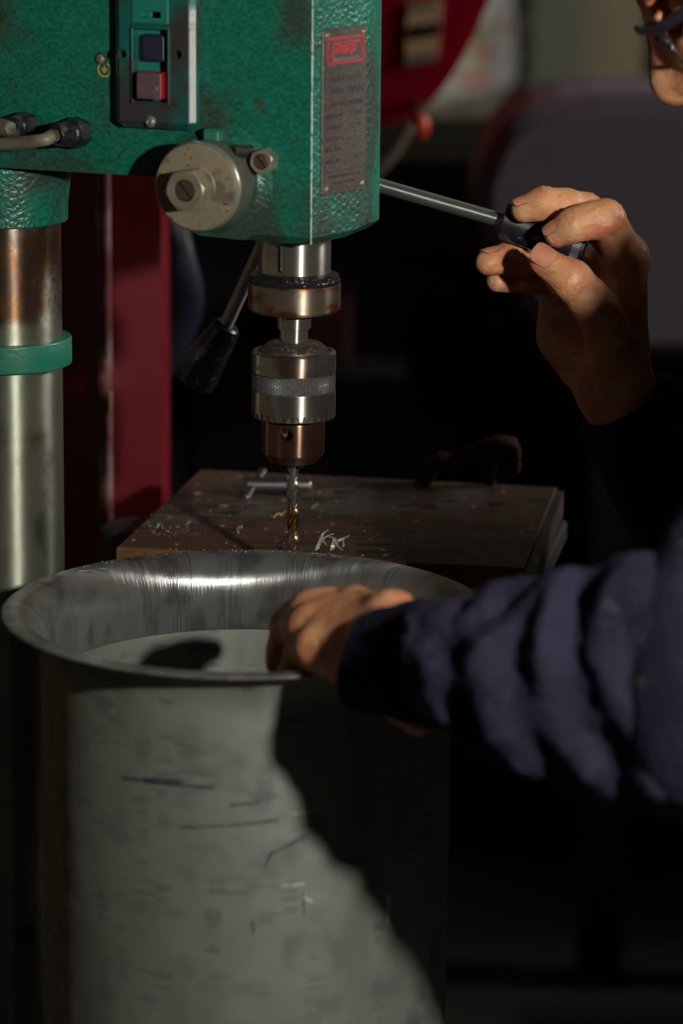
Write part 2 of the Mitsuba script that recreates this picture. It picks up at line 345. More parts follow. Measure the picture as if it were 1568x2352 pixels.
def board_col(p, n, uv):
    g = fbm(p.x * 24, p.y * 90, p.z * 90, octaves=4)
    c = mix((0.036, 0.020, 0.014), (0.076, 0.040, 0.025), g)
    c = mix(c, (0.030, 0.022, 0.020), smoothstep(0.48, 0.70, fbm(p.x * 20 + 5, p.y * 20, 1.0, octaves=4)))
    c = mix(c, (0.068, 0.062, 0.053), smoothstep(0.54, 0.74, fbm(p.x * 30 + 15, p.y * 26, 3.0, octaves=4)) * 0.9)
    d, e, k = voronoi(p.x * 70, p.y * 34)
    dot = (1 - smoothstep(0.06, 0.11, d)) * smoothstep(0.72, 0.76, k)
    c = mix(c, (0.34, 0.14, 0.05), dot)
    dash = smoothstep(0.70, 0.76, noise(p.x * 80, p.y * 300, 2.0)) * smoothstep(0.45, 0.7, noise(p.x * 16, p.y * 16, 7.0))
    c = mix(c, (0.012, 0.009, 0.008), dash)
    end = smoothstep(0.3, 0.6, dr.abs(n.y)) 
    return mix(c, mix((0.060, 0.028, 0.012), (0.15, 0.070, 0.026), fbm(p.x * 500, p.y * 200, p.z * 300)), end)
mat('m_board', board_col, rough=0.5, spec=0.4, bump=lambda p, n, uv: 0.0006 * fbm(p.x * 60, p.y * 260, p.z * 200), eps=6e-4)
mat('m_rustclamp', (0.034, 0.014, 0.011), rough=0.75, spec=0.15)
mat('m_castiron', (0.020, 0.019, 0.021), rough=0.5, metal=0.3)
mat('m_chip', (0.62, 0.58, 0.50), rough=0.35, metal=0.75)
mat('m_chipbrown', (0.40, 0.22, 0.08), rough=0.5)

def skin_col(p, n, uv):
    a = fbm(p.x * 60, p.y * 60, p.z * 60, octaves=3)
    c = mix((0.50, 0.225, 0.105), (0.43, 0.145, 0.078), smoothstep(0.38, 0.66, a))
    c = mix(c, (0.48, 0.26, 0.13), smoothstep(0.5, 0.75, fbm(p.x * 95 + 7, p.y * 95, p.z * 95)))
    dirt = smoothstep(0.55, 0.80, fbm(p.x * 260 + 3, p.y * 260, p.z * 260, octaves=4))
    c = mix(c, (0.16, 0.085, 0.055), dirt * 0.35)
    pore = noise(p.x * 1400, p.y * 1400, p.z * 1400)
    return c * (0.86 + 0.24 * pore)
def skin_bump(p, n, uv):
    return 0.00038 * fbm(p.x * 1000, p.y * 1000, p.z * 1000, octaves=2) + 0.0007 * fbm(p.x * 240, p.y * 240, p.z * 240, octaves=3)
mat('m_skin', skin_col, rough=0.45, spec=0.45, bump=skin_bump, eps=3e-4, two=False)
mat('m_nail', lambda p, n, uv: mix((0.46, 0.215, 0.118), (0.42, 0.155, 0.100), noise(p.x * 150, p.y * 150, p.z * 150)), rough=0.30)
mat('m_grime', (0.060, 0.032, 0.020), rough=0.6)
def fleece(p, n, uv):
    c = mix((0.0108, 0.0096, 0.0225), (0.0190, 0.0165, 0.0330), fbm(p.x * 70, p.y * 70, p.z * 70, octaves=3))
    lint = smoothstep(0.73, 0.80, fbm(p.x * 75 + 2, p.y * 75, p.z * 75 + 1.5, octaves=4))
    c = mix(c, (0.085, 0.08, 0.06), lint * 0.8)
    return c * (0.70 + 0.6 * noise(p.x * 1100, p.y * 1100, p.z * 1100))
mat('m_fleece', fleece, rough=0.9, spec=0.15, sheen=0.25, bump=lambda p, n, uv: 0.0016 * fbm(p.x * 420, p.y * 420, p.z * 420, octaves=3), eps=5e-4)
mat('m_knit', lambda p, n, uv: mix((0.006, 0.007, 0.016), (0.012, 0.013, 0.026), noise(p.x * 500, p.y * 500, p.z * 500)), rough=0.9, spec=0.1)
mat('m_trousers', lambda p, n, uv: mix((0.040, 0.026, 0.022), (0.055, 0.036, 0.030), fbm(p.x * 30, p.y * 30, p.z * 30)), rough=0.9, spec=0.1)
mat('m_frame', (0.012, 0.012, 0.018), rough=0.2)
mat('m_wire', (0.55, 0.57, 0.60), rough=0.15, metal=1.0)
scene['m_lens'] = {'type': 'thindielectric', 'int_ior': 1.5}
mat('m_hair', (0.03, 0.018, 0.012), rough=0.5)
mat('m_eye', (0.35, 0.30, 0.27), rough=0.1)

def redpost_col(p, n, uv):
    c = mix((0.085, 0.0020, 0.006), (0.110, 0.005, 0.010), fbm(p.x * 20, p.y * 20, p.z * 14, octaves=4))
    return mix(c, (0.10, 0.03, 0.028), smoothstep(0.60, 0.8, fbm(p.x * 24 + 4, p.y * 24, p.z * 40, octaves=4)) * 0.5)
mat('m_redpost', redpost_col, rough=0.5, spec=0.12)
mat('m_postedge', lambda p, n, uv: mix((0.09, 0.012, 0.012), (0.20, 0.13, 0.11), smoothstep(0.46, 0.66, fbm(p.x * 30, p.y * 30, p.z * 26, octaves=4))), rough=0.5)
mat('m_redguard', lambda p, n, uv: mix((0.300, 0.002, 0.018), (0.360, 0.004, 0.026), fbm(p.x * 9, p.y * 9, p.z * 9)), rough=0.5, spec=0.12)
mat('m_sticker', (0.72, 0.46, 0.25), rough=0.6)
mat('m_stickergrey', (0.22, 0.20, 0.16), rough=0.6)
mat('m_paper', (0.62, 0.62, 0.52), rough=0.8)
mat('m_paper2', (0.40, 0.41, 0.39), rough=0.8)
mat('m_print', (0.60, 0.15, 0.09), rough=0.8)
mat('m_printpink', (0.30, 0.15, 0.14), rough=0.8)
mat('m_printochre', (0.30, 0.26, 0.13), rough=0.8)
def wall_col(p, n, uv):
    c = mix((0.225, 0.190, 0.120), (0.290, 0.245, 0.160), fbm(p.x * 5, p.y * 2, p.z * 1.6, octaves=4))
    c = mix(c, (0.150, 0.160, 0.115), smoothstep(0.45, 0.7, fbm(p.x * 9 + 3, p.y * 2, p.z * 2.4, octaves=3)))
    return mix(c, (0.14, 0.095, 0.065), smoothstep(0.58, 0.78, fbm(p.x * 13 + 8, 1.0, p.z * 6, octaves=4)) * 0.6)
mat('m_wall', wall_col, rough=0.8, spec=0.2)
mat('m_wallside', lambda p, n, uv: mix((0.25, 0.19, 0.11), (0.17, 0.12, 0.07), fbm(p.x * 3, p.y * 3, p.z * 3)), rough=0.8, spec=0.2)
mat('m_floor', lambda p, n, uv: mix((0.045, 0.041, 0.038), (0.070, 0.064, 0.058), fbm(p.x * 6, p.y * 6, 0.0)), rough=0.8, spec=0.2)
def tank_col(p, n, uv):
    c = mix((0.160, 0.135, 0.165), (0.200, 0.178, 0.200), fbm(p.x * 5, p.y * 5, p.z * 3, octaves=3))
    return mix(c, (0.16, 0.155, 0.14), smoothstep(0.55, 0.75, fbm(p.x * 26, p.y * 26, p.z * 2.5, octaves=3)) * smoothstep(0.45, 0.62, noise(p.x * 3.2 + 0.4, 1.0, p.z * 2.2)) * 0.8)
mat('m_tank', tank_col, rough=0.6, spec=0.3)
mat('m_charcoal', lambda p, n, uv: mix((0.024, 0.023, 0.027), (0.034, 0.032, 0.034), fbm(p.x * 12, p.y * 12, p.z * 12)), rough=0.6, spec=0.3)  # charcoal of the added backdrop and shade blocks, also shelf and bracket
mat('m_orange', (0.50, 0.045, 0.015), rough=0.4)
mat('m_bluehose', (0.007, 0.007, 0.018), rough=0.5)
mat('m_tan', (0.16, 0.14, 0.10), rough=0.7)
mat('m_darkred', (0.050, 0.008, 0.006), rough=0.6)
mat('m_lamphood', (0.03, 0.03, 0.03), rough=0.5)

# ------------------------------------------------------------------ the setting
FLOOR = -0.70
def slab(x0, x1, y0, y1, z0, z1):
    return moved(trimesh.creation.box((x1 - x0, y1 - y0, z1 - z0)), trimesh.transformations.translation_matrix(((x0 + x1) / 2, (y0 + y1) / 2, (z0 + z1) / 2)))
obj('floor', slab(-2.6, 3.2, -3.2, 3.2, FLOOR - 0.05, FLOOR), 'm_floor', smooth=False)
thing('floor', 'dark bare workshop floor', 'floor', kind='structure')
WALL_Y = 3.0
obj('wall_back', slab(-2.6, 3.2, WALL_Y, WALL_Y + 0.1, FLOOR, 2.0), 'm_wall', smooth=False)
thing('wall_back', 'blurred olive and tan plastered back wall with vertical streaks', 'wall', kind='structure')
obj('wall_left', slab(-2.7, -2.6, -3.2, WALL_Y + 0.1, FLOOR, 2.0), 'm_wallside', smooth=False)
thing('wall_left', 'tan plastered side wall of the workshop', 'wall', kind='structure')

obj('wall_right', slab(3.2, 3.3, -3.2, WALL_Y + 0.1, FLOOR, 2.0), 'm_wallside', smooth=False)
thing('wall_right', 'tan plastered wall with an added window on the right of the workshop', 'wall', kind='structure')
win = slab(3.185, 3.195, 0.25, 1.15, 0.75, 1.65)  # unseen window added to light the background from the right
scene['window_1'] = mikit.ply(win, 'm_lamphood', emitter={'type': 'area', 'radiance': rgb(*[ADDED_WINDOW * c_ for c_ in (1.0, 0.95, 0.90)])})
obj('window_1__frame', cat(slab(3.17, 3.2, 0.19, 0.25, 0.69, 1.71), slab(3.17, 3.2, 1.15, 1.21, 0.69, 1.71), slab(3.17, 3.2, 0.25, 1.15, 0.69, 0.75), slab(3.17, 3.2, 0.25, 1.15, 1.65, 1.71)), 'm_wallside', smooth=False)
thing('window_1', 'bright unseen window added in the right-hand wall to light the background', 'window', kind='structure')
# the work lamp that lights the scene, out of the picture on the right
aim = unit(np.array([0, 0, 0.05]) - LAMP)
bulb = trimesh.creation.icosphere(3, 0.020)
scene['work_lamp__bulb'] = mikit.ply(moved(bulb, trimesh.transformations.translation_matrix(LAMP)), 'm_lamphood', smooth=True,
    emitter={'type': 'area', 'radiance': rgb(LAMP_POWER * 1.0, LAMP_POWER * 0.965, LAMP_POWER * 0.87)})
hood = lathe([(0.012, -0.050), (0.03, -0.045), (0.060, 0.015), (0.062, 0.015), (0.033, -0.048), (0.013, -0.053), (0.012, -0.050)], 48)
obj('work_lamp__hood', moved(hood, axis_frame(LAMP, aim)), 'm_lamphood')
obj('work_lamp__stem', rod(LAMP - aim * 0.050, np.array([LAMP[0] + 0.05, LAMP[1] - 0.12, 0.30]), 0.008), 'm_lamphood')
obj('work_lamp__pole', rod((LAMP[0] + 0.05, LAMP[1] - 0.12, FLOOR + 0.02), (LAMP[0] + 0.05, LAMP[1] - 0.12, 0.32), 0.012), 'm_lamphood')
obj('work_lamp__base', moved(zlathe([(0.10, 0.02), (0.16, 0.012), (0.16, 0)], 48), trimesh.transformations.translation_matrix((LAMP[0] + 0.05, LAMP[1] - 0.12, FLOOR))), 'm_lamphood')
thing('work_lamp', 'black hooded work lamp on a pole beside the camera', 'lamp')

# ------------------------------------------------------------------ drill press
ALPHA = math.radians(20)
H = np.array([math.cos(ALPHA), -math.sin(ALPHA), 0])      # towards the head's nose
N = np.array([-math.sin(ALPHA), -math.cos(ALPHA), 0])     # out of the head's side face
Z = np.array([0, 0, 1.0])
LAT = 0.038
def side(px, py, lat=LAT):
    """Along-head and height coordinates of the point of the side face behind a pixel."""
    p = on_plane(px, py, N, lat); return p @ H, p[2]
def side_frame(px, py, lat=LAT):
    """x along the head, y up, z out of the side face."""
    p = on_plane(px, py, N, lat); return frame(p, H, Z, N)
DP = thing('drill_press', 'green cast bench drill press with a round steel column and push switch', 'drill press')

corner = on_plane(716, 300, N, LAT)
a0 = corner @ H
d55 = np.array([math.cos(math.radians(55)), math.sin(math.radians(55)), 0])
n55 = np.array([d55[1], -d55[0], 0])
cR = corner @ n55
edge = on_plane(848, 300, n55, cR)
def hl(p): return (p @ H, p @ N)
A, B = hl(corner), hl(edge)
back = -0.245
plan = Polygon([(back, LAT), A, B, (B[0] - 0.004, -LAT), (back, -LAT)])
ztop = side(500, -330)[1]
zmid = side(300, 403)[1]
znose = at(716, 566, corner[1])[2]
s_a, s_b = side(400, 470)[0], side(455, 541)[0]
prof = Polygon([(back, ztop), (0.08, ztop), (0.08, znose), (side(620, 560)[0], znose), (s_b, side(455, 541)[1]), (s_a, side(400, 500)[1]), (side(372, 430)[0], zmid + 0.002), (side(350, 404)[0], zmid), (back, zmid)])
Mh = frame(np.zeros(3), H, N, Z)          # local (along, lateral, z); left-handed is avoided by mirroring below
def head_solid(inset=0.0):
    pl = plan.buffer(-inset, join_style=2); pr = prof.buffer(-inset, join_style=2)
    c1 = CS(pl).extrude(1.0).translate((0, 0, -0.2))
    # profile (along, z) extruded along lateral
    c2 = CS(pr).extrude(0.2).translate((0, 0, -0.1)).rotate((90, 0, 0))
    return c1 ^ c2
head = head_solid(0)
# lower edges of the nose rounded: cut with a chamfer along the bottom
def world(m):
    """Local (along, lateral, z) to world; lateral axis N makes a left-handed frame, so winding is turned."""
    t = tm(m).copy(); t.vertices = t.vertices[:, :1] * H + t.vertices[:, 1:2] * N + t.vertices[:, 2:3] * Z
    t.faces = t.faces[:, ::-1]; return t
cham = 0.006
bot = Polygon(plan).buffer(-0.0001)
low = manifold3d.Manifold.hull_points(np.vstack([np.c_[np.array(plan.buffer(0.001, join_style=2).exterior.coords), np.full(len(plan.buffer(0.001, join_style=2).exterior.coords), znose + 0.5)],
    np.c_[np.array(plan.buffer(0.0005, join_style=2).exterior.coords), np.full(len(plan.buffer(0.0005, join_style=2).exterior.coords), znose + 0.0045)],
    np.c_[np.array(plan.buffer(-0.005, join_style=2).exterior.coords), np.full(len(plan.buffer(-0.005, join_style=2).exterior.coords), znose - 0.0001)]]))
rightcut = manifold3d.Manifold.hull_points(np.array([(B[0] + 0.02, y, z) for y in (-0.1, 0.1) for z in (znose - 0.01,)] + [(B[0] - 0.010, y, znose - 0.001) for y in (-0.1, B[1] + 0.004)] + [(B[0] + 0.02, y, znose + 0.020) for y in (-0.1, 0.1)]))
head = (head ^ low) - rightcut
bore = to_manifold(zlathe([(0.0195, 0.05), (0.0195, -0.02)], 64)).translate((0, 0, znose))
head = head - bore
cast(f'{DP}__head', world(head), 'm_green')
# bare worn corner of the casting (narrow chamfer strip that stands on the edge)
pts = []
ce = []
for py in np.linspace(-300, 562, 60):
    p = on_plane(716, 300, N, LAT).copy(); p[2] = at(716, py, corner[1])[2]
    ce.append(p)
ce = np.array(ce)
od = unit(N + n55)
jit = np.abs(meshkit.fbm(np.c_[ce[:, 2] * 300, ce[:, 2] * 0, ce[:, 2] * 0], 3) - 0.5)
obj(f'{DP}__worn_edge', tube(ce - od * 0.0003, 0.00035 + jit * 0.0005, 8, up=H), 'm_edgewear', smooth=True)
labels[f'{DP}__worn_edge'] = {'label': 'bare paint-worn corner line of the head'}

# spring cap and its fillet boss, nut and stud
cap_lat = LAT + 0.026
pc = on_plane(450, 430, N, cap_lat)
rc = 105 * mpp(pc)
sf = lambda p: frame(p, H, Z, -N) if False else frame(p, np.cross(Z, N), Z, N)
Mc = sf(pc)
capm = zlathe([(rc - 0.0028, 0.0006), (rc - 0.0012, 0.0002), (rc - 0.0012, -0.0040)], 96)
obj(f'{DP}__spring_cap', moved(capm, Mc), 'm_cap', smooth=35)
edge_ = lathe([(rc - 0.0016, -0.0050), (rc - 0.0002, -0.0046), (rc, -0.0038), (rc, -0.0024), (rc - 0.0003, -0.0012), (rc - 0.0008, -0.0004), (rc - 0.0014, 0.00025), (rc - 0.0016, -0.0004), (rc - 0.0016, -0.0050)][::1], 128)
obj(f'{DP}__spring_cap__rim', moved(edge_, Mc), 'm_screw', smooth=60)  # brighter metal ring stands in for the edge highlight
labels[f'{DP}__spring_cap__rim'] = {'label': 'rounded rim of the cap, brighter metal put in for its highlight'}
obj(f'{DP}__spring_cap__wall', moved(lathe([(rc - 0.0020, -0.027), (rc - 0.0009, -0.027), (rc - 0.0009, -0.0044), (rc - 0.0020, -0.0044), (rc - 0.0020, -0.027)], 96), Mc), 'm_capwall_shade', smooth=35)  # darker wall colour holds the shade on the cap side
labels[f'{DP}__spring_cap'] = {'label': 'round rust-freckled return spring cap'}
pb = pc - N * 0.026
bossm = zlathe([(rc + 0.0005, 0.0035), (rc + 0.0014, 0.0026), (rc + 0.0040, 0.0009), (rc + 0.0105, -0.0006), (rc + 0.0105, -0.004)], 96)
clip = to_manifold(world(CS(prof.buffer(-0.0002, join_style=2)).extrude(0.3).translate((0, 0, -0.15)).rotate((90, 0, 0))))
cast(f'{DP}__cap_boss', tm(to_manifold(moved(bossm, sf(pb))) ^ clip), 'm_green', angle=60, flat=H)
def hexnut(r, h, bore=0.0, flip=0.0):
    a = np.arange(6) * np.pi / 3 + flip
    hexa = manifold3d.CrossSection([np.c_[np.cos(a), np.sin(a)] * r]).extrude(h)
    cone = manifold3d.Manifold.cylinder(h + 2 * r, r * 1.02 + (h + 2 * r) * 0.0, r * 1.02, 48)
    top = to_manifold(zlathe([(r * 0.86, h), (r * 1.02, h - r * 0.10), (r * 1.02, 0)], 48))
    return hexa ^ top
pn = on_plane(424, 438, N, cap_lat + 0.0125)
pn_base = pc + (pn - pc) - N * ((pn - pc) @ N)
pn0 = on_plane(424, 438, N, cap_lat + 0.0125) - N * 0.0125
Mn = sf(pn0 + N * 0.0004)
rn = 50 * mpp(pc)
nut = hexnut(rn, 0.0125, flip=0.15) - manifold3d.Manifold.cylinder(0.03, 0.0056, 0.0056, 32).translate((0, 0, 0.004))
obj(f'{DP}__cap_nut', moved(nut, Mn), 'm_nut', smooth=20)
stud = to_manifold(zlathe([(0.0047, 0.0118), (0.0052, 0.0113), (0.0052, 0)], 32)) - to_manifold(trimesh.creation.box((0.014, 0.0011, 0.003))).rotate((0, 0, -50)).translate((0, 0, 0.0118))
obj(f'{DP}__cap_stud', moved(stud, Mn), 'm_stud', smooth=30)
wash = zlathe([(rn * 1.02, 0.0006), (rn * 1.08, 0), (rn * 1.08, -0.0006)], 48)
obj(f'{DP}__cap_washer', moved(wash, Mn), 'm_cap')
# depth-stop nut with its slotted screw
pj = on_plane(598, 372, N, LAT + 0.009)
Mj = sf(pj - N * 0.0095)
jn = hexnut(30 * mpp(pj), 0.009, flip=0.35)  - manifold3d.Manifold.cylinder(0.03, 0.0040, 0.0040, 32).translate((0, 0, 0.003))
obj(f'{DP}__lock_nut', moved(jn, Mj), 'm_nut', smooth=20)
st2 = to_manifold(zlathe([(0.0033, 0.0094), (0.0037, 0.0090), (0.0037, 0)], 32)) - to_manifold(trimesh.creation.box((0.012, 0.0009, 0.003))).rotate((0, 0, -50)).translate((0, 0, 0.0094))
obj(f'{DP}__lock_screw', moved(st2, Mj), 'm_stud', smooth=30)
# roll pin in the rim of the cap, green stop lug behind it
pp = on_plane(534, 348, N, LAT + 0.012)
pin = zlathe([(0.0032, 0.0002), (0.0034, 0), (0.0034, -0.012)], 32)
pin = to_manifold(pin) - manifold3d.Manifold.cylinder(0.01, 0.0017, 0.0017, 24).translate((0, 0, -0.004))
obj(f'{DP}__roll_pin', moved(pin, axis_frame(pp, unit(N - 0.45 * H + 0.1 * Z))), 'm_darksteel', smooth=30)
pl_ = on_plane(492, 312, N, LAT + 0.004)
obj(f'{DP}__stop_lug', moved(bevbox((0.0088, 0.0075, 0.011), 0.0012), frame(pl_, np.cross(Z, N), Z, N)), 'm_green_smooth', smooth=20)

# switch: green box, push plate, buttons, screws
def rect_side(px0, py0, px1, py1, lat):
    """Centre frame, width and height of an upright rectangle on the plane at this lateral distance, from its corner pixels."""
    a = on_plane(px0, (py0 + py1) / 2, N, lat); b = on_plane(px1, (py0 + py1) / 2, N, lat)
    t = on_plane((px0 + px1) / 2, py0, N, lat); u = on_plane((px0 + px1) / 2, py1, N, lat)
    c = (t + u) / 2; c = c + H * (((a + b) / 2 - c) @ H)
    return c, abs((b - a) @ H), abs(t[2] - u[2])
XS = np.cross(Z, N)    # points right along the head: equals H
box_lat = LAT + 0.0085
c, w, h = rect_side(259, -150, 446, 297, box_lat)
ytop = h / 2
sw = bevbox((w, h, 0.0105), 0.0035)
def local(pxy, lat, c=c):
    p = on_plane(pxy[0], pxy[1], N, lat); return (p - c) @ XS, (p - c) @ Z
swm = sw.translate((0, 0, -0.0052))
# recess for the buttons, slot window above, screw holes
x0, y0 = local((306, 65), box_lat); x1, y1 = local((386, 236), box_lat)
cut = manifold3d.Manifold.cube((abs(x1 - x0), abs(y1 - y0), 0.02), True).translate(((x0 + x1) / 2, (y0 + y1) / 2, 0.0035))
swm = swm - cut
xa, ya = local((325, 25), box_lat); xb, yb = local((371, 42), box_lat)
swm = swm - manifold3d.Manifold.cube((abs(xb - xa), abs(yb - ya), 0.02), True).translate(((xa + xb) / 2, (ya + yb) / 2, 0.0045))
holes = []
for q in ((283, 124), (410, 125)):
    hx, hy = local(q, box_lat); holes.append((hx, hy))
    swm = swm - manifold3d.Manifold.cylinder(0.02, 0.0019, 0.0019, 24).translate((hx, hy, -0.007))
SWF = frame(c, XS, Z, N)
obj(f'{DP}__switch_box', moved(swm, SWF), 'm_switch', smooth=20)
# worn right-hand bevel of the box, thin raised frame lines
bev = trimesh.creation.box((0.0012, h - 0.006, 0.0030))
obj(f'{DP}__switch_box__worn_strip', moved(moved(bevbox((0.0036, h - 0.008, 0.0006), 0.0002), trimesh.transformations.rotation_matrix(math.radians(45), (0, 1, 0))), SWF @ frame((w / 2 - 0.00165, 0, -0.00165), [1, 0, 0], [0, 1, 0], [0, 0, 1])), 'm_worn', smooth=False)
fr = [(x0, y0), (x1, y1)]
def bar(xc, yc, sx, sy, hz=0.0016, b=0.0004):
    return bevbox((sx, sy, hz), b).translate((xc, yc, hz / 2 - 0.0002))
X0, X1, Y0, Y1 = min(x0, x1), max(x0, x1), min(y0, y1), max(y0, y1)
fm = bar(X0 - 0.0005, (Y0 + Y1) / 2, 0.0013, Y1 - Y0 + 0.003) + bar(X1 + 0.0005, (Y0 + Y1) / 2, 0.0013, Y1 - Y0 + 0.003) + bar((X0 + X1) / 2, Y0 - 0.0006, X1 - X0 + 0.002, 0.0015) + bar((X0 + X1) / 2, Y1 + 0.0008, X1 - X0 + 0.002, 0.0018)
obj(f'{DP}__switch_bezel', moved(fm, SWF), 'm_switch', smooth=20)
u0, v0 = local((303, -60), box_lat); u1, v1 = local((388, 56), box_lat)
fl = bevbox((abs(u1 - u0), abs(v1 - v0), 0.0012), 0.0005).translate(((u0 + u1) / 2, (v0 + v1) / 2, 0.0004)) - manifold3d.Manifold.cube((abs(xb - xa), abs(yb - ya), 0.02), True).translate(((xa + xb) / 2, (ya + yb) / 2, 0))
obj(f'{DP}__slide_plate', moved(fl, SWF), 'm_teal', smooth=20)
obj(f'{DP}__slide_plate__slider', moved(bevbox((abs(xb - xa) * 0.5, abs(yb - ya) * 0.98, 0.002), 0.0004).translate((xa + abs(xb - xa) * 0.20, (ya + yb) / 2, -0.0018)), SWF), 'm_teal', smooth=20)
gx0, gy0 = local((310, 69), box_lat); gx1, gy1 = local((321, 160), box_lat)
obj(f'{DP}__switch_well', moved(bevbox((X1 - X0, Y1 - Y0, 0.001), 0.0002).translate(((X0 + X1) / 2, (Y0 + Y1) / 2, -0.0055)), SWF), 'm_teal', smooth=20)
bx0, by0 = local((321, 79), box_lat); bx1, by1 = local((376, 145), box_lat)
obj(f'{DP}__start_button', moved(rbox((bx1 - bx0, by0 - by1, 0.006), 0.0016).translate(((bx0 + bx1) / 2, (by0 + by1) / 2, -0.0042)), SWF), 'm_navybutton', smooth=40)
labels[f'{DP}__start_button'] = {'label': 'black push button, pressed in'}
stop_lat = box_lat + 0.0055
bx0, by0 = local((313, 165), stop_lat); bx1, by1 = local((369, 230), stop_lat)
sb = rbox((bx1 - bx0 + 0.0008, by0 - by1, 0.0105), 0.0011)
obj(f'{DP}__stop_button', moved(sb.translate(((bx0 + bx1) / 2, (by0 + by1) / 2, 0.0003)), SWF), 'm_redbutton', smooth=40)
labels[f'{DP}__stop_button'] = {'label': 'square red stop button with a dirty face'}
obj(f'{DP}__stop_button__dirty_face', moved(plate(shapely.box(-(bx1 - bx0) / 2 + 0.0008, -(by0 - by1) / 2 + 0.0007, (bx1 - bx0) / 2 - 0.0005, (by0 - by1) / 2 - 0.0007).buffer(0.0004), 0.00045, 0.0003).translate(((bx0 + bx1) / 2, (by0 + by1) / 2, 0.00525)), SWF), 'm_redface', smooth=20)
for hx, hy in holes:
    ring = lathe([(0.0020, 0.0), (0.0020, 0.0009), (0.0026, 0.0010), (0.0031, 0.0), (0.0020, 0.0)], 32)
    e = obj(f'{DP}__screw_hole', moved(ring, SWF @ frame((hx, hy, -0.0001), [1, 0, 0], [0, 1, 0], [0, 0, 1])), 'm_switch', smooth=40)
    obj(f'{e}__brass_insert', moved(zlathe([(0.0017, 0.0), (0.0017, -0.002)], 24), SWF @ frame((hx, hy, -0.0065), [1, 0, 0], [0, 1, 0], [0, 0, 1])), 'm_yellow')
def cross_screw(r, h):
    dome = manifold3d.Manifold.sphere(r * 1.35, 48).translate((0, 0, -r * 0.9)) ^ manifold3d.Manifold.cylinder(h + r, r, r, 40).translate((0, 0, 0))
    dome = dome.scale((1, 1, h / (r * 0.45)))
    for ang in (20, 110):
        dome = dome - manifold3d.Manifold.cube((r * 1.15, r * 0.26, 0.004), True).rotate((0, 0, ang)).translate((0, 0, h))
    return dome
sx, sy = local((345, 279), box_lat)
obj(f'{DP}__switch_screw', moved(cross_screw(14 * mpp(c), 0.0022), SWF @ frame((sx, sy, 0), [1, 0, 0], [0, 1, 0], [0, 0, 1])), 'm_screw', smooth=35)
# earth screw and its yellow-green symbol
ps = on_plane(232, 135, N, LAT)
MS = frame(ps, XS, Z, N)
star = manifold3d.CrossSection([np.array([((0.0032 if k % 2 else 0.0026) * math.cos(k * math.pi / 12), (0.0032 if k % 2 else 0.0026) * math.sin(k * math.pi / 12)) for k in range(24)])]).extrude(0.0009)
obj(f'{DP}__star_washer', moved(star, MS), 'm_darksteel', smooth=False)
obj(f'{DP}__earth_screw', moved(cross_screw(0.0024, 0.0018).translate((0, 0, 0.0009)), MS), 'm_screw', smooth=35)
pe = on_plane(240, 160, N, LAT)
ME = frame(pe + N * 0.0001, XS, Z, N)
arc = shapely.Point(0, 0).buffer(0.0037).difference(shapely.Point(0, 0).buffer(0.0031)).difference(Polygon([(0, 0), (-0.003, 0.006), (0.0026, 0.006)]))
sym = [arc] + [shapely.box(-a, y - 0.00028, a, y + 0.00028) for a, y in ((0.0016, 0.0004), (0.0011, -0.0005), (0.0006, -0.0013))] + [shapely.box(-0.0002, 0.0004, 0.0002, 0.0020)]
obj(f'{DP}__earth_symbol', moved(cat(*[extrude(g, 0.00025) for g in sym]), ME), 'm_yellow', smooth=False)
labels[f'{DP}__earth_symbol'] = {'label': 'yellow earth symbol ring'}

# cable glands and cables on the left
def gland(px, py, r_px, lean):
    p = on_plane(px, py, N, LAT); r = r_px * mpp(p)
    ax = unit(N + lean)
    M = axis_frame(p - N * 0.001, ax, Z)
    a = np.arange(6) * np.pi / 3 + 0.2
    hexa = manifold3d.CrossSection([np.c_[np.cos(a), np.sin(a)] * r * 1.04]).extrude(0.008)
    m = (hexa ^ to_manifold(zlathe([(r * 0.92, 0.008), (r * 1.0, 0.006), (r * 1.0, 0)], 40))) + to_manifold(zlathe([(r * 0.78, 0.0105), (r * 0.86, 0.0095), (r * 0.86, 0)], 40))
    m = m + to_manifold(zlathe([(r * 0.64, 0.0195), (r * 0.74, 0.018), (r * 0.80, 0.012), (r * 0.80, 0)], 40))
    m = m - manifold3d.Manifold.cylinder(0.03, r * 0.52, r * 0.52, 32).translate((0, 0, 0.008))
    for k in range(10):
        b = k * math.pi / 5
        m = m - manifold3d.Manifold.cube((r * 0.3, 0.0012, 0.006), True).rotate((0, 0, math.degrees(b))).translate((r * 0.80 * math.cos(b), r * 0.80 * math.sin(b), 0.017))
    k = obj(f'{DP}__cable_gland', moved(m, M), 'm_gland', smooth=25)
    return p, ax, r
p1, ax1, r1 = gland(184, 304, 36, -0.30 * H)
p2, ax2, r2 = gland(65, 288, 32, -0.30 * H)
def cable(start, ax, pix, r, extra):
    pts = [start + ax * 0.006, start + ax * 0.014, start + ax * 0.021 - H * 0.001]
    for (px, py, lat) in pix: pts.append(on_plane(px, py, N, lat))
    pts += extra
    obj(f'{DP}__cable', tube(spline(pts, 60), r, 20), 'm_cable', smooth=True)
cable(p1, ax1, [(110, 318, LAT + 0.026), (50, 327, LAT + 0.024), (-20, 333, LAT + 0.018)], 0.0033, [on_plane(-120, 338, N, LAT + 0.004)])
cable(p2, ax2, [(25, 296, LAT + 0.027), (0, 286, LAT + 0.024), (-40, 260, LAT + 0.016)], 0.0033, [on_plane(-110, 215, N, LAT + 0.002)])

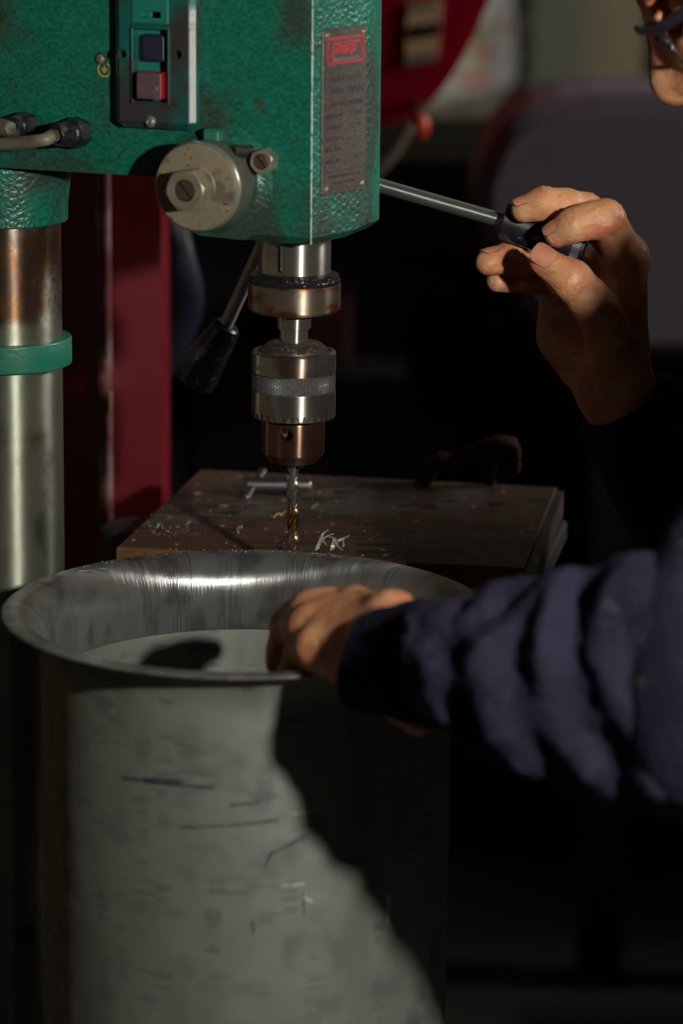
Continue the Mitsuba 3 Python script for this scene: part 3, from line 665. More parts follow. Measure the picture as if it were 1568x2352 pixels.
# name plate with its lettering
Mp_c = on_plane(786, 254, n55, cR)
XP = d55
def pl(px, py): 
    p = on_plane(px, py, n55, cR) - Mp_c; return p @ XP, p[2]
cx = [pl(737, 255)[0], pl(837, 250)[0]]
zt, zb = pl(786, 62)[1], pl(786, 442)[1]
PW, PH = cx[1] - cx[0], zt - zb
PF = frame(Mp_c + XP * (cx[0] + cx[1]) / 2 + Z * (zt + zb) / 2, XP, Z, n55)
pp_ = shapely.box(-PW / 2 + 0.0012, -PH / 2 + 0.0012, PW / 2 - 0.0012, PH / 2 - 0.0012).buffer(0.0012)
NP = obj(f'{DP}__name_plate', moved(plate(pp_, 0.0009, 0.0003), PF), 'm_nameplate', smooth=20)
for sx_ in (-1, 1):
    for sy_ in (-1, 1):
        obj(f'{NP}__rivet', moved(zlathe([(0.0006, 0.0011), (0.0013, 0.0007), (0.0016, 0)], 20), PF @ frame((sx_ * (PW / 2 - 0.0032), sy_ * (PH / 2 - 0.0032), 0.0009), [1, 0, 0], [0, 1, 0], [0, 0, 1])), 'm_nut', smooth=60)
def text_at(s, u, v, wid, hgt, bold=False, shear=0.0):
    """Lettering centred on (u, v) of the plate, scaled to this width and height (fractions of the plate)."""
    t = meshkit.text_mesh(s, 1.0, 0.1, bold)
    lo, hi = t.bounds
    t.apply_translation(-(lo + hi) / 2)
    if shear: t.vertices[:, 0] += t.vertices[:, 1] * shear
    lo, hi = t.bounds
    t.vertices *= np.array([wid * PW / (hi[0] - lo[0]), hgt * PH / (hi[1] - lo[1]), 0.0002 / 0.1])
    t.apply_translation((u * PW, v * PH, 0.00095))
    return t
def line(u0, u1, v, th=0.0022):
    b = trimesh.creation.box(((u1 - u0) * PW, th * PH, 0.0002)); b.apply_translation(((u0 + u1) / 2 * PW, v * PH, 0.00098)); return b
ink = [text_at('HEAVY DUTY', 0.05, 0.195, 0.74, 0.032, True), text_at('DRILL PRESS', 0.05, 0.125, 0.74, 0.034, True), text_at('FULL BALL BEARING', 0.05, 0.045, 0.74, 0.027, True)]
rows = [('MODEL NO. :', 'SB-250B'), ('CAPACITY :', '0-13mm'), ('SPEED :', '5'), ('MFG. DATE :', '90.'), ('MFG. NO. :', '0185')]
for k, (s, v_) in enumerate(rows):
    y = -0.025 - 0.068 * k
    ink += [text_at(s, -0.22, y, 0.40, 0.022, True), text_at(v_, 0.24, y + 0.004, 0.055 * len(v_) * 0.8, 0.020)]
    ink += [line(0.02, 0.43, y + 0.026), line(0.02, 0.43, y - 0.018)]
ink += [line(-0.42, 0.44, 0.262), line(-0.38, 0.40, 0.462), line(-0.46, 0.42, -0.36), text_at('REX MACHINERY CO. LTD.', 0.0, -0.392, 0.72, 0.018, True), text_at('MADE IN TAIWAN', 0.0, -0.432, 0.48, 0.014, True), line(-0.38, 0.40, -0.468)]
obj(f'{NP}__lettering', moved(cat(*ink), PF), 'm_ink', smooth=False)
rr = shapely.box(-0.39 * PW, 0.295 * PH, 0.41 * PW, 0.435 * PH).buffer(0.0008)
rr = rr.difference(rr.buffer(-0.0007)).union(rr.buffer(-0.0010).difference(rr.buffer(-0.0013)))
red = [moved(extrude(g, 0.0002), trimesh.transformations.translation_matrix((0, 0, 0.0009))) for g in getattr(rr, 'geoms', [rr])]
red += [text_at('Sharp', -0.02, 0.372, 0.58, 0.082, True, shear=0.28), line(-0.24, 0.34, 0.411, 0.009), line(-0.36, -0.22, 0.333, 0.009)]
obj(f'{NP}__logo', moved(cat(*red), PF), 'm_inkred', smooth=False)
labels[f'{NP}__logo'] = {'label': 'red slanted logo in a double rounded border'}
obj(f'{NP}__small_lettering', moved(text_at('INDUSTRIAL CO.,LTD.', 0.02, 0.312, 0.62, 0.014, True), PF), 'm_inkgrey', smooth=False)

# column, its sockets and collar
pcol = on_plane(5, 700, np.array([0, 1.0, 0]), 0.058)
Cx, Cy = pcol[0], pcol[1]
sc = mpp(pcol)
def zc(py, r_px, front=True):
    """Height at which the front of a ring of this radius round the column stands at the pixel row."""
    return at(5, py, Cy - (r_px * sc if front else 0))[2]
TC = trimesh.transformations.translation_matrix((Cx, Cy, 0))
R_ = 137 * sc
zbase = -0.36
turned(f'{DP}__column', moved(zlathe([(R_, 0.30), (R_, zbase)], 128), TC), 'm_column', Cx, Cy)
r_s = 153 * sc
z1 = zc(527, 153)
turned(f'{DP}__column_socket', moved(lathe([(R_ + 0.0004, z1), (r_s - 0.0006, z1), (r_s, z1 + 0.0006), (r_s + 0.0002, z1 + 0.010), (r_s + 0.0018, z1 + 0.022), (r_s + 0.0022, zmid + 0.004), (R_ + 0.0004, zmid + 0.004)][::1], 128), TC), 'm_green', Cx, Cy, 40)
z2, z3 = zc(862, 159), zc(800, 159)
r_c = 159 * sc
obj(f'{DP}__column_collar', moved(lathe([(R_ + 0.0003, z2), (r_c - 0.0005, z2), (r_c, z2 + 0.0006), (r_c, z3 - 0.0008), (r_c - 0.0006, z3), (R_ + 0.0003, z3 + 0.0003)], 128), TC), 'm_green_smooth', smooth=40)
labels[f'{DP}__column_collar'] = {'label': 'smooth green rack collar around the column'}
# foot and base under the pot (below the picture)
obj(f'{DP}__base', cat(slab(-0.24, 0.11, -0.27, 0.14, zbase - 0.035, zbase), moved(zlathe([(R_ + 0.012, zbase + 0.04), (R_ + 0.03, zbase)], 64), TC)), 'm_castiron', smooth=30)

obj('machine_stand', tm(bevbox((0.40, 0.44, zbase - 0.035 - FLOOR), 0.006).translate((-0.065, -0.065, (zbase - 0.035 + FLOOR) / 2))), 'm_castiron', smooth=20)
thing('machine_stand', 'black stand below the drill press, under the pot', 'stand')

# quill, bearing ring, spindle, chuck (all on the z axis)
S0 = mpp((0, 0, 0.1))
def zq(py, r_px):
    return at(675, py, -r_px * S0)[2]
r_q = 83 * S0
quill = to_manifold(zlathe([(r_q, znose + 0.03), (r_q, zq(655, 83))], 96))
slot_a = math.radians(-90 - 25)
slot = manifold3d.Manifold.cube((0.0042, 0.01, 0.012), True)
slot = slot + manifold3d.Manifold.cylinder(0.01, 0.0021, 0.0021, 24, True).rotate((90, 0, 0)).translate((0, 0, -0.006))
slot = slot.rotate((0, 0, math.degrees(slot_a) + 90)).translate((r_q * math.cos(slot_a), r_q * math.sin(slot_a), zq(595, 83)))
turned(f'{DP}__quill', quill - slot, 'm_steel')
zr0, zr1 = zq(664, 106), zq(731, 106)
r_r = 106.5 * S0
turned(f'{DP}__bearing_ring', lathe([(0.003, zr1 + 0.0), (r_r - 0.0014, zr1), (r_r, zr1 + 0.0014), (r_r, zr0 - 0.0005), (r_r - 0.0008, zr0), (0.003, zr0)], 128), 'm_ring')
labels[f'{DP}__bearing_ring'] = {'label': 'rust-stained polished bearing ring'}
zg = zq(645, 104)
obj(f'{DP}__grease_ring', lathe([(0.003, zr0), (r_r * 0.985, zr0 + 0.0001), (r_r * 0.992, zr0 + 0.0015), (r_r * 0.965, zr0 + 0.0024), (r_r * 0.965, zg - 0.0006), (r_r * 0.94, zg), (r_q, zg + 0.0012), (0.003, zg + 0.0012)], 128), 'm_grease', smooth=35)
zs = [zq(735, 39), zq(760, 39), zq(763, 33), zq(800, 33)]
turned(f'{DP}__spindle', zlathe([(39 * S0, zr1 + 0.001), (39 * S0, zs[1] + 0.0004), (38 * S0, zs[1]), (32.5 * S0, zs[1] - 0.0003), (32.5 * S0, zs[3] - 0.004)], 64), 'm_steel')
CK = f'{DP}__chuck'
r_b = 97 * S0
zt_ = zq(822, 97)                     # top edge of the body
zk0, zk1 = zq(873, 97), zq(911, 97)
zt2 = zq(975, 97)
zn0, zn1, zn2 = zq(978, 72), zq(1054, 72), zq(1071, 55)
body = lathe([(0.006, zn0), (r_b * 0.97, zn0 + 0.002), (r_b * 0.97, zt_ - 0.002), (r_b * 0.80, zt_), (r_b * 0.78, zt_ + 0.0014), (r_b * 0.62, zt_ + 0.0042), (r_b * 0.44, zt_ + 0.0050), (r_b * 0.36, zt_ + 0.0048), (0.006, zt_ + 0.0048)], 128)
turned(CK, body, 'm_dome', angle=40)
labels[CK] = {'label': 'keyed three-jaw chuck'}
turned(f'{CK}__upper_sleeve', lathe([(r_b * 0.96, zk0 + 0.0005), (r_b - 0.0003, zk0 + 0.0005), (r_b, zk0 + 0.0008), (r_b, zt_ - 0.0009), (r_b - 0.0009, zt_), (r_b * 0.90, zt_ + 0.0003), (r_b * 0.86, zt_ - 0.0010), (r_b * 0.86, zk0 + 0.001)], 128), 'm_chuck')
# knurled band, real diamonds
nk, mk = 640, 44
ang = np.arange(nk) * 2 * np.pi / nk; zz = np.linspace(zk0, zk1, mk)
A_, Z_ = np.meshgrid(ang, zz)
q = 118
tz = (Z_ - zk1) / (2 * np.pi * r_b / q)
f1 = np.abs(((A_ * q / (2 * np.pi) + tz * 0.75) % 1) - 0.5) * 2; f2 = np.abs(((A_ * q / (2 * np.pi) - tz * 0.75) % 1) - 0.5) * 2
dep = np.minimum(f1, f2)
rk = r_b - 0.0003 + 0.00042 * (dep - 0.5)
rk[0] = rk[-1] = r_b - 0.0008
v = np.stack([rk * np.cos(A_), rk * np.sin(A_), Z_], -1).reshape(-1, 3)
i, j = np.meshgrid(np.arange(mk - 1), np.arange(nk), indexing='ij')
qd = np.stack([i * nk + j, (i + 1) * nk + j, (i + 1) * nk + (j + 1) % nk, i * nk + (j + 1) % nk], -1).reshape(-1, 4)
obj(f'{CK}__knurled_band', (v, qd), 'm_knurl', smooth=False)
low_ = to_manifold(lathe([(r_b * 0.80, zt2 + 0.0030), (r_b * 0.86, zt2 + 0.0004), (r_b * 0.97, zt2), (r_b, zt2 + 0.0008), (r_b, zk1 - 0.0008), (r_b - 0.0004, zk1 - 0.0002), (r_b * 0.80, zk1 - 0.0002), (r_b * 0.80, zt2 + 0.0030)], 160))
wedge = manifold3d.Manifold.hull_points(np.array([(x, sy * wy, z) for x in (r_b * 0.74, r_b * 1.1) for sy in (-1, 1) for (wy, z) in ((0.00135, -0.002), (0.0011, 0.0018), (0.0004, 0.0035))]))
low_ = low_ - manifold3d.Manifold.batch_boolean([wedge.translate((0, 0, zt2)).rotate((0, 0, k * 360 / 34)) for k in range(34)], manifold3d.OpType.Add)
turned(f'{CK}__toothed_sleeve', tm(low_), 'm_chuck')
r_n = 72.5 * S0
nose = to_manifold(lathe([(0.0055, zn2), (54 * S0, zn2), (56 * S0, zn2 + 0.0004), (r_n - 0.0002, zn1), (r_n, zn1 + 0.0006), (r_n, zn0 - 0.001), (r_n - 0.0005, zn0), (0.0055, zn0), (0.0055, zn2)], 128))
ka = math.radians(-90 - 15.5)
pk = at(657, 1000, -r_n * 0.95)
hole = manifold3d.Manifold.cylinder(0.03, 15.5 * S0, 15.5 * S0, 40).rotate((0, 90, 0)).rotate((0, 0, math.degrees(math.atan2(pk[1], pk[0])))).translate((0, 0, pk[2]))
hole = hole.translate((0.0085 * math.cos(math.atan2(pk[1], pk[0])), 0.0085 * math.sin(math.atan2(pk[1], pk[0])), 0))
turned(f'{CK}__nose', tm(nose - hole), 'm_nose')
labels[f'{CK}__nose'] = {'label': 'brown-tinted chuck nose with a key hole'}
for k in range(3):
    b = math.radians(-50 + 120 * k)
    jaw = bevbox((0.0042, 0.0030, 0.016), 0.0005).translate((0.0053, 0, zn2 + 0.0055)).rotate((0, 0, math.degrees(b)))
    obj(f'{CK}__jaw', tm(jaw), 'm_nose', smooth=20)

# feed levers on the far side: hub behind the head, levers with rubber grips
hub = on_plane(690, 374, np.array([0, 1.0, 0]), 0.075)
obj(f'{DP}__feed_hub', rod(hub - N * (-0.004), hub + N * 0.045, 0.020, 0.020), 'm_castiron')
def lever(points, grip_pts, grip_r, ring_at=None):
    Lr = np.linalg.norm(np.asarray(points[1]) - points[0])
    rm = trimesh.graph.smooth_shade(zlathe([(0.0033, Lr), (0.0039, Lr - 0.0006), (0.0039, 0.0006), (0.0033, 0)], 48), angle=math.radians(35), facet_minarea=None)
    rv = np.array(rm.vertices); ruv = np.stack([rv[:, 2] * 10, np.arctan2(rv[:, 1], rv[:, 0]) / (2 * np.pi)], 1)
    k = obj(f'{DP}__feed_lever', moved(trimesh.Trimesh(rv, np.array(rm.faces), process=False), axis_frame(points[0], np.asarray(points[1]) - points[0])), 'm_lever', smooth=True, uv=ruv)
    L = np.linalg.norm(grip_pts[1] - grip_pts[0])
    prof = [(r * 1.0, z * L) for r, z in grip_r]
    g = moved(zlathe(prof[::-1], 64), axis_frame(grip_pts[0], grip_pts[1] - grip_pts[0]))
    obj(f'{k}__grip', g, 'm_rubber', smooth=30)
    return k
YL = 0.020
pA, pB, pE = hub, at(1165, 507, YL + 0.004), at(1345, 572, YL)
k1 = lever((pA, pB + unit(pE - pB) * 0.01), (at(1153, 505, YL + 0.0045), pE), [(0.0088, 0.0), (0.0097, 0.015), (0.0099, 0.25), (0.0095, 0.75), (0.0108, 0.92), (0.0108, 0.97), (0.0095, 1.0)])
labels[k1] = {'label': 'steel feed lever held in the hand'}
gd = unit(pE - at(1153, 505, YL + 0.0045)); gc = pE - gd * 0.0052
ridges = [moved(bevbox((0.0007, 0.0010, 0.0046), 0.0002), axis_frame(gc, gd, Z) @ trimesh.transformations.rotation_matrix(2 * math.pi * q_ / 64, (0, 0, 1)) @ trimesh.transformations.translation_matrix((0.01085, 0, 0))) for q_ in range(64)]
obj(f'{k1}__ribbed_ring', cat(moved(zlathe([(0.0107, 0.0024), (0.0107, -0.0024)], 64), axis_frame(gc, gd, Z)), *ridges), 'm_knurl', smooth=False)
pa2, pb2 = at(596, 572, 0.092), at(518, 736, 0.104)
g0, g1 = at(521, 757, 0.104), at(448, 866, 0.110)
k2 = lever((hub, g0 + unit(g1 - g0) * 0.01), (at(524, 745, 0.104), g1 + unit(g1 - g0) * 0.004), [(0.0062, 0.0), (0.0076, 0.03), (0.0083, 0.08), (0.0108, 0.5), (0.0128, 0.86), (0.0122, 0.94), (0.0090, 0.99), (0.004, 1.0)])
labels[k2] = {'label': 'steel feed lever with a tapered black knob pointing down'}
k3 = lever((hub, hub + np.array([0.02, -0.01, 0.13])), (hub + np.array([0.0195, -0.0095, 0.125]), hub + np.array([0.025, -0.012, 0.18])), [(0.0062, 0.0), (0.0076, 0.03), (0.0128, 0.86), (0.0090, 0.99), (0.004, 1.0)])
# table bracket behind: dark cast hub beside the column
pbk = on_plane(320, 1290, np.array([0, 1.0, 0]), 0.16)
obj(f'{DP}__table_bracket', moved(zlathe([(0.019, 0.0), (0.021, -0.002), (0.022, -0.02), (0.022, -0.09)], 64), trimesh.transformations.translation_matrix((pbk[0] , 0.15, at(290, 1205, 0.15)[2]))), 'm_castiron', smooth=40)

# ------------------------------------------------------------------ drill bit
r_d, turn = 13.6 * S0, 0.0292
z_top, z_bot = zn2 + 0.003, -0.0005
m_ = 160; nd = 96
zz = np.linspace(z_bot, z_top, m_); th = np.arange(nd) * 2 * np.pi / nd
def bit_radius(t):
    t = (t % np.pi) / np.pi                # two flutes
    r = np.ones_like(t)
    fl = (t < 0.46)
    r = np.where(fl, 1 - 0.62 * np.clip(np.sin(np.pi * t / 0.46), 0, 1) ** 0.75, 1.0)
    r = np.where((t >= 0.54), 0.965, r)
    return r
vs = []
for z in zz:
    fl = np.clip((z_top - 0.006 - z) / 0.004, 0, 1) if False else 1.0
    tw = 2 * np.pi * (z / turn) + 0.4
    r = 1 - (1 - bit_radius(th)) * fl
    vs.append(np.stack([r_d * r * np.cos(th + tw), r_d * r * np.sin(th + tw), np.full(nd, z)], 1))
v = np.vstack(vs + [[[0, 0, z_bot], [0, 0, z_top]]])
i, j = np.meshgrid(np.arange(m_ - 1), np.arange(nd), indexing='ij')
qd = np.stack([i * nd + j, i * nd + (j + 1) % nd, (i + 1) * nd + (j + 1) % nd, (i + 1) * nd + j], -1).reshape(-1, 4)
f = np.vstack([qd[:, [0, 1, 2]], qd[:, [0, 2, 3]]]); jj = np.arange(nd)
f = np.vstack([f, np.stack([jj * 0 + m_ * nd, (jj + 1) % nd, jj], 1), np.stack([jj * 0 + m_ * nd + 1, (m_ - 1) * nd + jj, (m_ - 1) * nd + (jj + 1) % nd], 1)])
obj('drill_bit', trimesh.Trimesh(v, f, process=False), 'm_bit', smooth=35)
thing('drill_bit', 'bronze-tinted steel twist drill bit in the chuck, its point on the pot rim', 'drill bit')

# ------------------------------------------------------------------ the flanged pot
pcen = atz(566, 1402, -0.001)
PX, PY = pcen[0], pcen[1]
lft = atz(0, 1404, -0.001)
r_out = np.linalg.norm((lft - pcen)[:2]) - 0.0005
print('pot', PX, PY, r_out)
r_body = abs(on_plane(98, 1650, np.array([0, 1.0, 0]), PY)[0] - on_plane(1036, 1650, np.array([0, 1.0, 0]), PY)[0]) / 2
print('r_body', r_body)
TP = trimesh.transformations.translation_matrix((PX, PY, 0))
def pot_az(px, py):
    """Angle and height of the point of the pot's wall that shows at a pixel."""
    d = ray(px, py); o = CAM[:2] - np.array([PX, PY]); A_q, B_q, C_q = d[:2] @ d[:2], 2 * o @ d[:2], o @ o - r_body ** 2
    t_ = (-B_q - math.sqrt(max(B_q * B_q - 4 * A_q * C_q, 0))) / (2 * A_q); p = CAM + d * t_
    return math.atan2(p[1] - PY, p[0] - PX), p[2]
POT_MARKS = []
for pts_, wd_, dark_ in [([(425, 1902), (520, 1897), (640, 1884)], 0.0011, 1), ([(612, 1990), (626, 1962), (700, 1920)], 0.0013, 1), ([(300, 1790), (380, 1800), (500, 1810)], 0.0014, 1), ([(350, 1795), (430, 1796)], 0.0020, 1),
                         ([(695, 2052), (697, 2100)], 0.0008, 1), ([(566, 1578), (580, 1580)], 0.0016, 1), ([(672, 1869), (735, 1862)], 0.0007, 0), ([(645, 2033), (695, 2031)], 0.0007, 0), ([(700, 2062), (712, 2070)], 0.0012, 0), ([(882, 2060), (880, 2120)], 0.0016, 0),
                         ([(540, 1850), (600, 1843)], 0.0012, 1), ([(585, 2120), (588, 2140)], 0.0011, 1)]:
    q_ = [pot_az(*x) for x in pts_]
    POT_MARKS += [(*q_[k], *q_[k + 1], wd_, dark_) for k in range(len(q_) - 1)]
th_ = 0.0018
t = np.linspace(0, np.pi / 2, 22)
ri = r_body - th_
w_c, h_c = (r_out - 0.0065) - ri, 0.024
inner = [(r_out - 0.0004, -0.0003), (r_out - 0.0012, 0.0)] + [(r_out - 0.0065 - w_c * math.sin(a), -h_c * (1 - math.cos(a))) for a in t]
inner = inner + [(ri, -0.037)]
def under(tk): return [(r_out - 0.0065 - (w_c - tk) * math.sin(a), -tk - (h_c - 2.2 * tk) * (1 - math.cos(a))) for a in t]
outer = [(ri + 0.0008, -0.037)] + under(0.0008)[::-1] + [(r_out - 0.0030, -th_), (r_out - 0.0008, -th_), (r_out, -th_ + 0.0005), (r_out, -0.0006), (r_out - 0.0004, -0.0003)]
prof_r = np.array((inner + outer + inner[:1])[::-1]); nr = 384
ar = np.linspace(0, 2 * np.pi, nr + 1)
vr = np.stack([prof_r[:, None, 0] * np.cos(ar), prof_r[:, None, 0] * np.sin(ar), np.repeat(prof_r[:, 1:2], nr + 1, 1)], -1).reshape(-1, 3)
uvr = np.stack([np.repeat(ar[None] / (2 * np.pi), len(prof_r), 0), np.repeat(np.linspace(0, 1, len(prof_r))[:, None], nr + 1, 1)], -1).reshape(-1, 2)
i, j = np.meshgrid(np.arange(len(prof_r) - 1), np.arange(nr), indexing='ij')
qd = np.stack([i * (nr + 1) + j, i * (nr + 1) + j + 1, (i + 1) * (nr + 1) + j + 1, (i + 1) * (nr + 1) + j], -1).reshape(-1, 4)
rim = trimesh.Trimesh(vr, np.vstack([qd[:, [0, 1, 2]], qd[:, [0, 2, 3]]]), process=False)
if rim.volume < 0: rim.faces = rim.faces[:, ::-1]
PK = thing('steel_pot', 'dull grey scratched steel cylinder with a flared polished rim, under the drill bit', 'pot')
scene[f'{PK}__rim'] = mikit.ply(moved(rim, TP), 'm_rim', smooth=True, uv=uvr)
labels[f'{PK}__rim'] = {'label': 'flared polished rim'}
bodyp = lathe(([(r_out - 0.0034, -0.0010)] + under(0.0010) + [(ri + 0.0010, -0.0374), (ri, -0.0376), (ri, -0.3575), (0, -0.3575), (0, -0.3598), (r_body - 0.003, -0.3598), (r_body, -0.3575), (r_body, -h_c - 0.006)] + under(th_)[::-1] + [(r_out - 0.0034, -th_), (r_out - 0.0034, -0.0010)])[::-1], 256)
if bodyp.volume < 0: bodyp.invert()
obj(f'{PK}__body', moved(bodyp, TP), 'm_pot', smooth=40)

# ------------------------------------------------------------------ wooden board on the drill table
ZB = -0.015
q4 = [atz(267, 1257, ZB), atz(1203, 1305, ZB), atz(1278, 1119, ZB), atz(460, 1078, ZB)]
print('board', [np.round(a, 3) for a in q4])
def prism(quad, z0, z1, b=0.0012):
    pts = []
    cen = np.mean([a[:2] for a in quad], axis=0)
    for a in quad:
        d = unit(a[:2] - cen)
        pts += [(*(a[:2] - d * b), z1), (*a[:2], z1 - b), (*a[:2], z0 + b), (*(a[:2] - d * b), z0)]
    return manifold3d.Manifold.hull_points(np.array(pts))
BD = thing('wooden_board', 'dirty brown wooden board with a worn edge, lying behind the pot', 'board')
obj(f'{BD}__board', tm(prism(q4, ZB - 0.017, ZB, 0.0008)), 'm_board', smooth=20)
e0, e1 = q4[1][:2], q4[2][:2]
sd = unit(np.array([(e1 - e0)[1], -(e1 - e0)[0]]))
bat = [np.r_[e0 + sd * 0.0003, 0], np.r_[e0 + sd * 0.006, 0], np.r_[e1 + sd * 0.004, 0], np.r_[e1 + sd * 0.0003, 0]]
obj(f'{BD}__edge_batten', tm(prism(bat, ZB - 0.0168, ZB - 0.002, 0.0006)), 'm_board', smooth=20)
# cast table under the board
tq = [a + np.array([dx, dy, 0]) for a, dx, dy in zip(q4, (0.02, 0.006, 0.006, 0.03), (0.012, 0.012, -0.01, -0.01))]
obj(f'{DP}__table', tm(prism(tq, ZB - 0.030, ZB - 0.0172, 0.002)), 'm_castiron', smooth=20)
obj(f'{DP}__table_arm', tm(bevbox((0.16, 0.05, 0.03), 0.004).translate(((Cx + 0.05), 0.085, ZB - 0.0455))), 'm_castiron', smooth=20)

# chuck key on the board
KY = thing('chuck_key', 'dark steel chuck key with a cross bar, lying on the wooden board', 'chuck key')
ya = atz(625, 1118, ZB)[1] 
rk_ = 0.0047
ka_, kb_ = atz(565, 1132, ZB), atz(660, 1132, ZB)
ka_, kb_ = ka_ + Z * rk_ , kb_ + Z * rk_
ax = unit(kb_ - ka_)
obj(f'{KY}__body', rod(ka_, kb_, rk_), 'm_darksteel', smooth=40)
gear = manifold3d.CrossSection([np.array([((0.0062 if k % 2 else 0.0048) * math.cos(k * math.pi / 11), (0.0062 if k % 2 else 0.0048) * math.sin(k * math.pi / 11)) for k in range(22)])]).extrude(0.005)
obj(f'{KY}__gear', moved(gear, axis_frame(kb_, ax)), 'm_rod', smooth=False)
obj(f'{KY}__pilot', rod(kb_ + ax * 0.004, kb_ + ax * 0.0135, 0.0034), 'm_rod', smooth=40)
cb = ka_ + ax * 0.0045
cd = unit(at(568, 1137, cb[1] - 0.013) - at(606, 1077, cb[1] + 0.013))
obj(f'{KY}__cross_bar', rod(cb - cd * 0.016, cb + cd * 0.016, 0.0024), 'm_rod', smooth=40)

# clamp handle standing at the back of the board
HP = [(948, 1122, 12), (975, 1105, 13), (1012, 1056, 15), (1030, 1056, 13), (1060, 1048, 12), (1110, 1028, 14), (1160, 1018, 14), (1184, 1022, 12)]
yb_ = (q4[2][1] + q4[3][1]) / 2 - 0.015
pts = np.array([np.r_[at(x, y, yb_ - 0.0002 * k), r] for k, (x, y, r) in enumerate(HP)])
sp = spline(pts, 60)
hm = tube(sp[:, :3], sp[:, 3] * 0.00032, 16)
hm.vertices[:, 1] = yb_ + (hm.vertices[:, 1] - yb_) * 2.0
drop = tube(spline([np.r_[at(1184, 1022, yb_)], np.r_[at(1187, 1050, yb_)], np.r_[at(1184, 1085, yb_)]], 12), 0.0022, 12)
CH = thing('clamp_handle', 'dark curved clamp handle standing at the back of the wooden board', 'clamp')
obj(f'{CH}__arm', hm, 'm_rustclamp', smooth=True)
obj(f'{CH}__end_bar', drop, 'm_rustclamp', smooth=True)
foot = atz(1125, 1105, ZB)
obj(f'{CH}__post', rod((foot[0], yb_, ZB), np.array([foot[0], yb_, at(1120, 1032, yb_)[2]]), 0.003), 'm_rustclamp')

# ------------------------------------------------------------------ swarf
def curl(p, length, width, turns, r, heading, rise, key, label, group, bs='m_chip'):
    n = 40; s = np.linspace(0, 1, n); a = s * turns * 2 * np.pi
    d = np.array([math.cos(heading), math.sin(heading), 0]); e = np.array([-d[1], d[0], 0])
    c = p + d * (s[:, None] * length) + e * (np.sin(a) * r)[:, None] + Z * (0.0004 + r + rise * s - r * np.cos(a))[:, None]
    wv = d * width / 2 + Z * width * 0.15
    th = 0.00016
    nrm = np.stack([np.sin(a), -np.cos(a)], 1); nv = e * nrm[:, :1] + Z * nrm[:, 1:]
    jag = 1 + 0.3 * rng.standard_normal(n)
    V = np.concatenate([c + wv * jag[:, None] + nv * th, c - wv * jag[:, None] + nv * th, c - wv * jag[:, None] - nv * th, c + wv * jag[:, None] - nv * th])
    i = np.arange(n - 1); F = []
    for q0 in range(4):
        q1 = (q0 + 1) % 4
        F.append(np.stack([q0 * n + i, q0 * n + i + 1, q1 * n + i + 1, q1 * n + i], 1))
    F.append(np.array([[0, n, 2 * n, 3 * n], [n - 1, 4 * n - 1, 3 * n - 1, 2 * n - 1]]))
    k = numbered(key)
    scene[k] = mikit.ply((V, np.vstack(F)), bs, smooth=False)
    thing(k, label, 'metal chip', group)
GR = 'drill shavings beside the bit'
for (x, y, L, wd, tn, rr_, hd, rs, lab) in [
    (728, 1264, 0.0060, 0.0030, 0.55, 0.0010, 0.7, 0.0075, 'long upright silver shaving, nearest the drill bit in the pile on the rim'),
    (750, 1256, 0.0060, 0.0026, 0.9, 0.0012, 2.6, 0.0060, 'curled silver shaving in the middle of the pile on the rim'),
    (763, 1264, 0.0060, 0.0030, 1.1, 0.0014, 0.5, 0.0050, 'tangled silver shaving at the front of the pile on the rim'),
    (782, 1263, 0.0070, 0.0026, 0.9, 0.0013, 2.7, 0.0050, 'broad silver shaving at the right end of the pile on the rim'),
    (741, 1240, 0.0050, 0.0016, 0.5, 0.0010, 0.2, 0.0005, 'small flat silver shaving lying behind the pile on the rim'),
    (790, 1257, 0.0040, 0.0022, 0.8, 0.0010, 1.2, 0.0040, 'short upright silver shaving standing behind the right end of the pile')]:
    curl(atz(x, y, 0.0), L, wd, tn, rr_, hd, rs, 'metal_shaving', lab, GR)
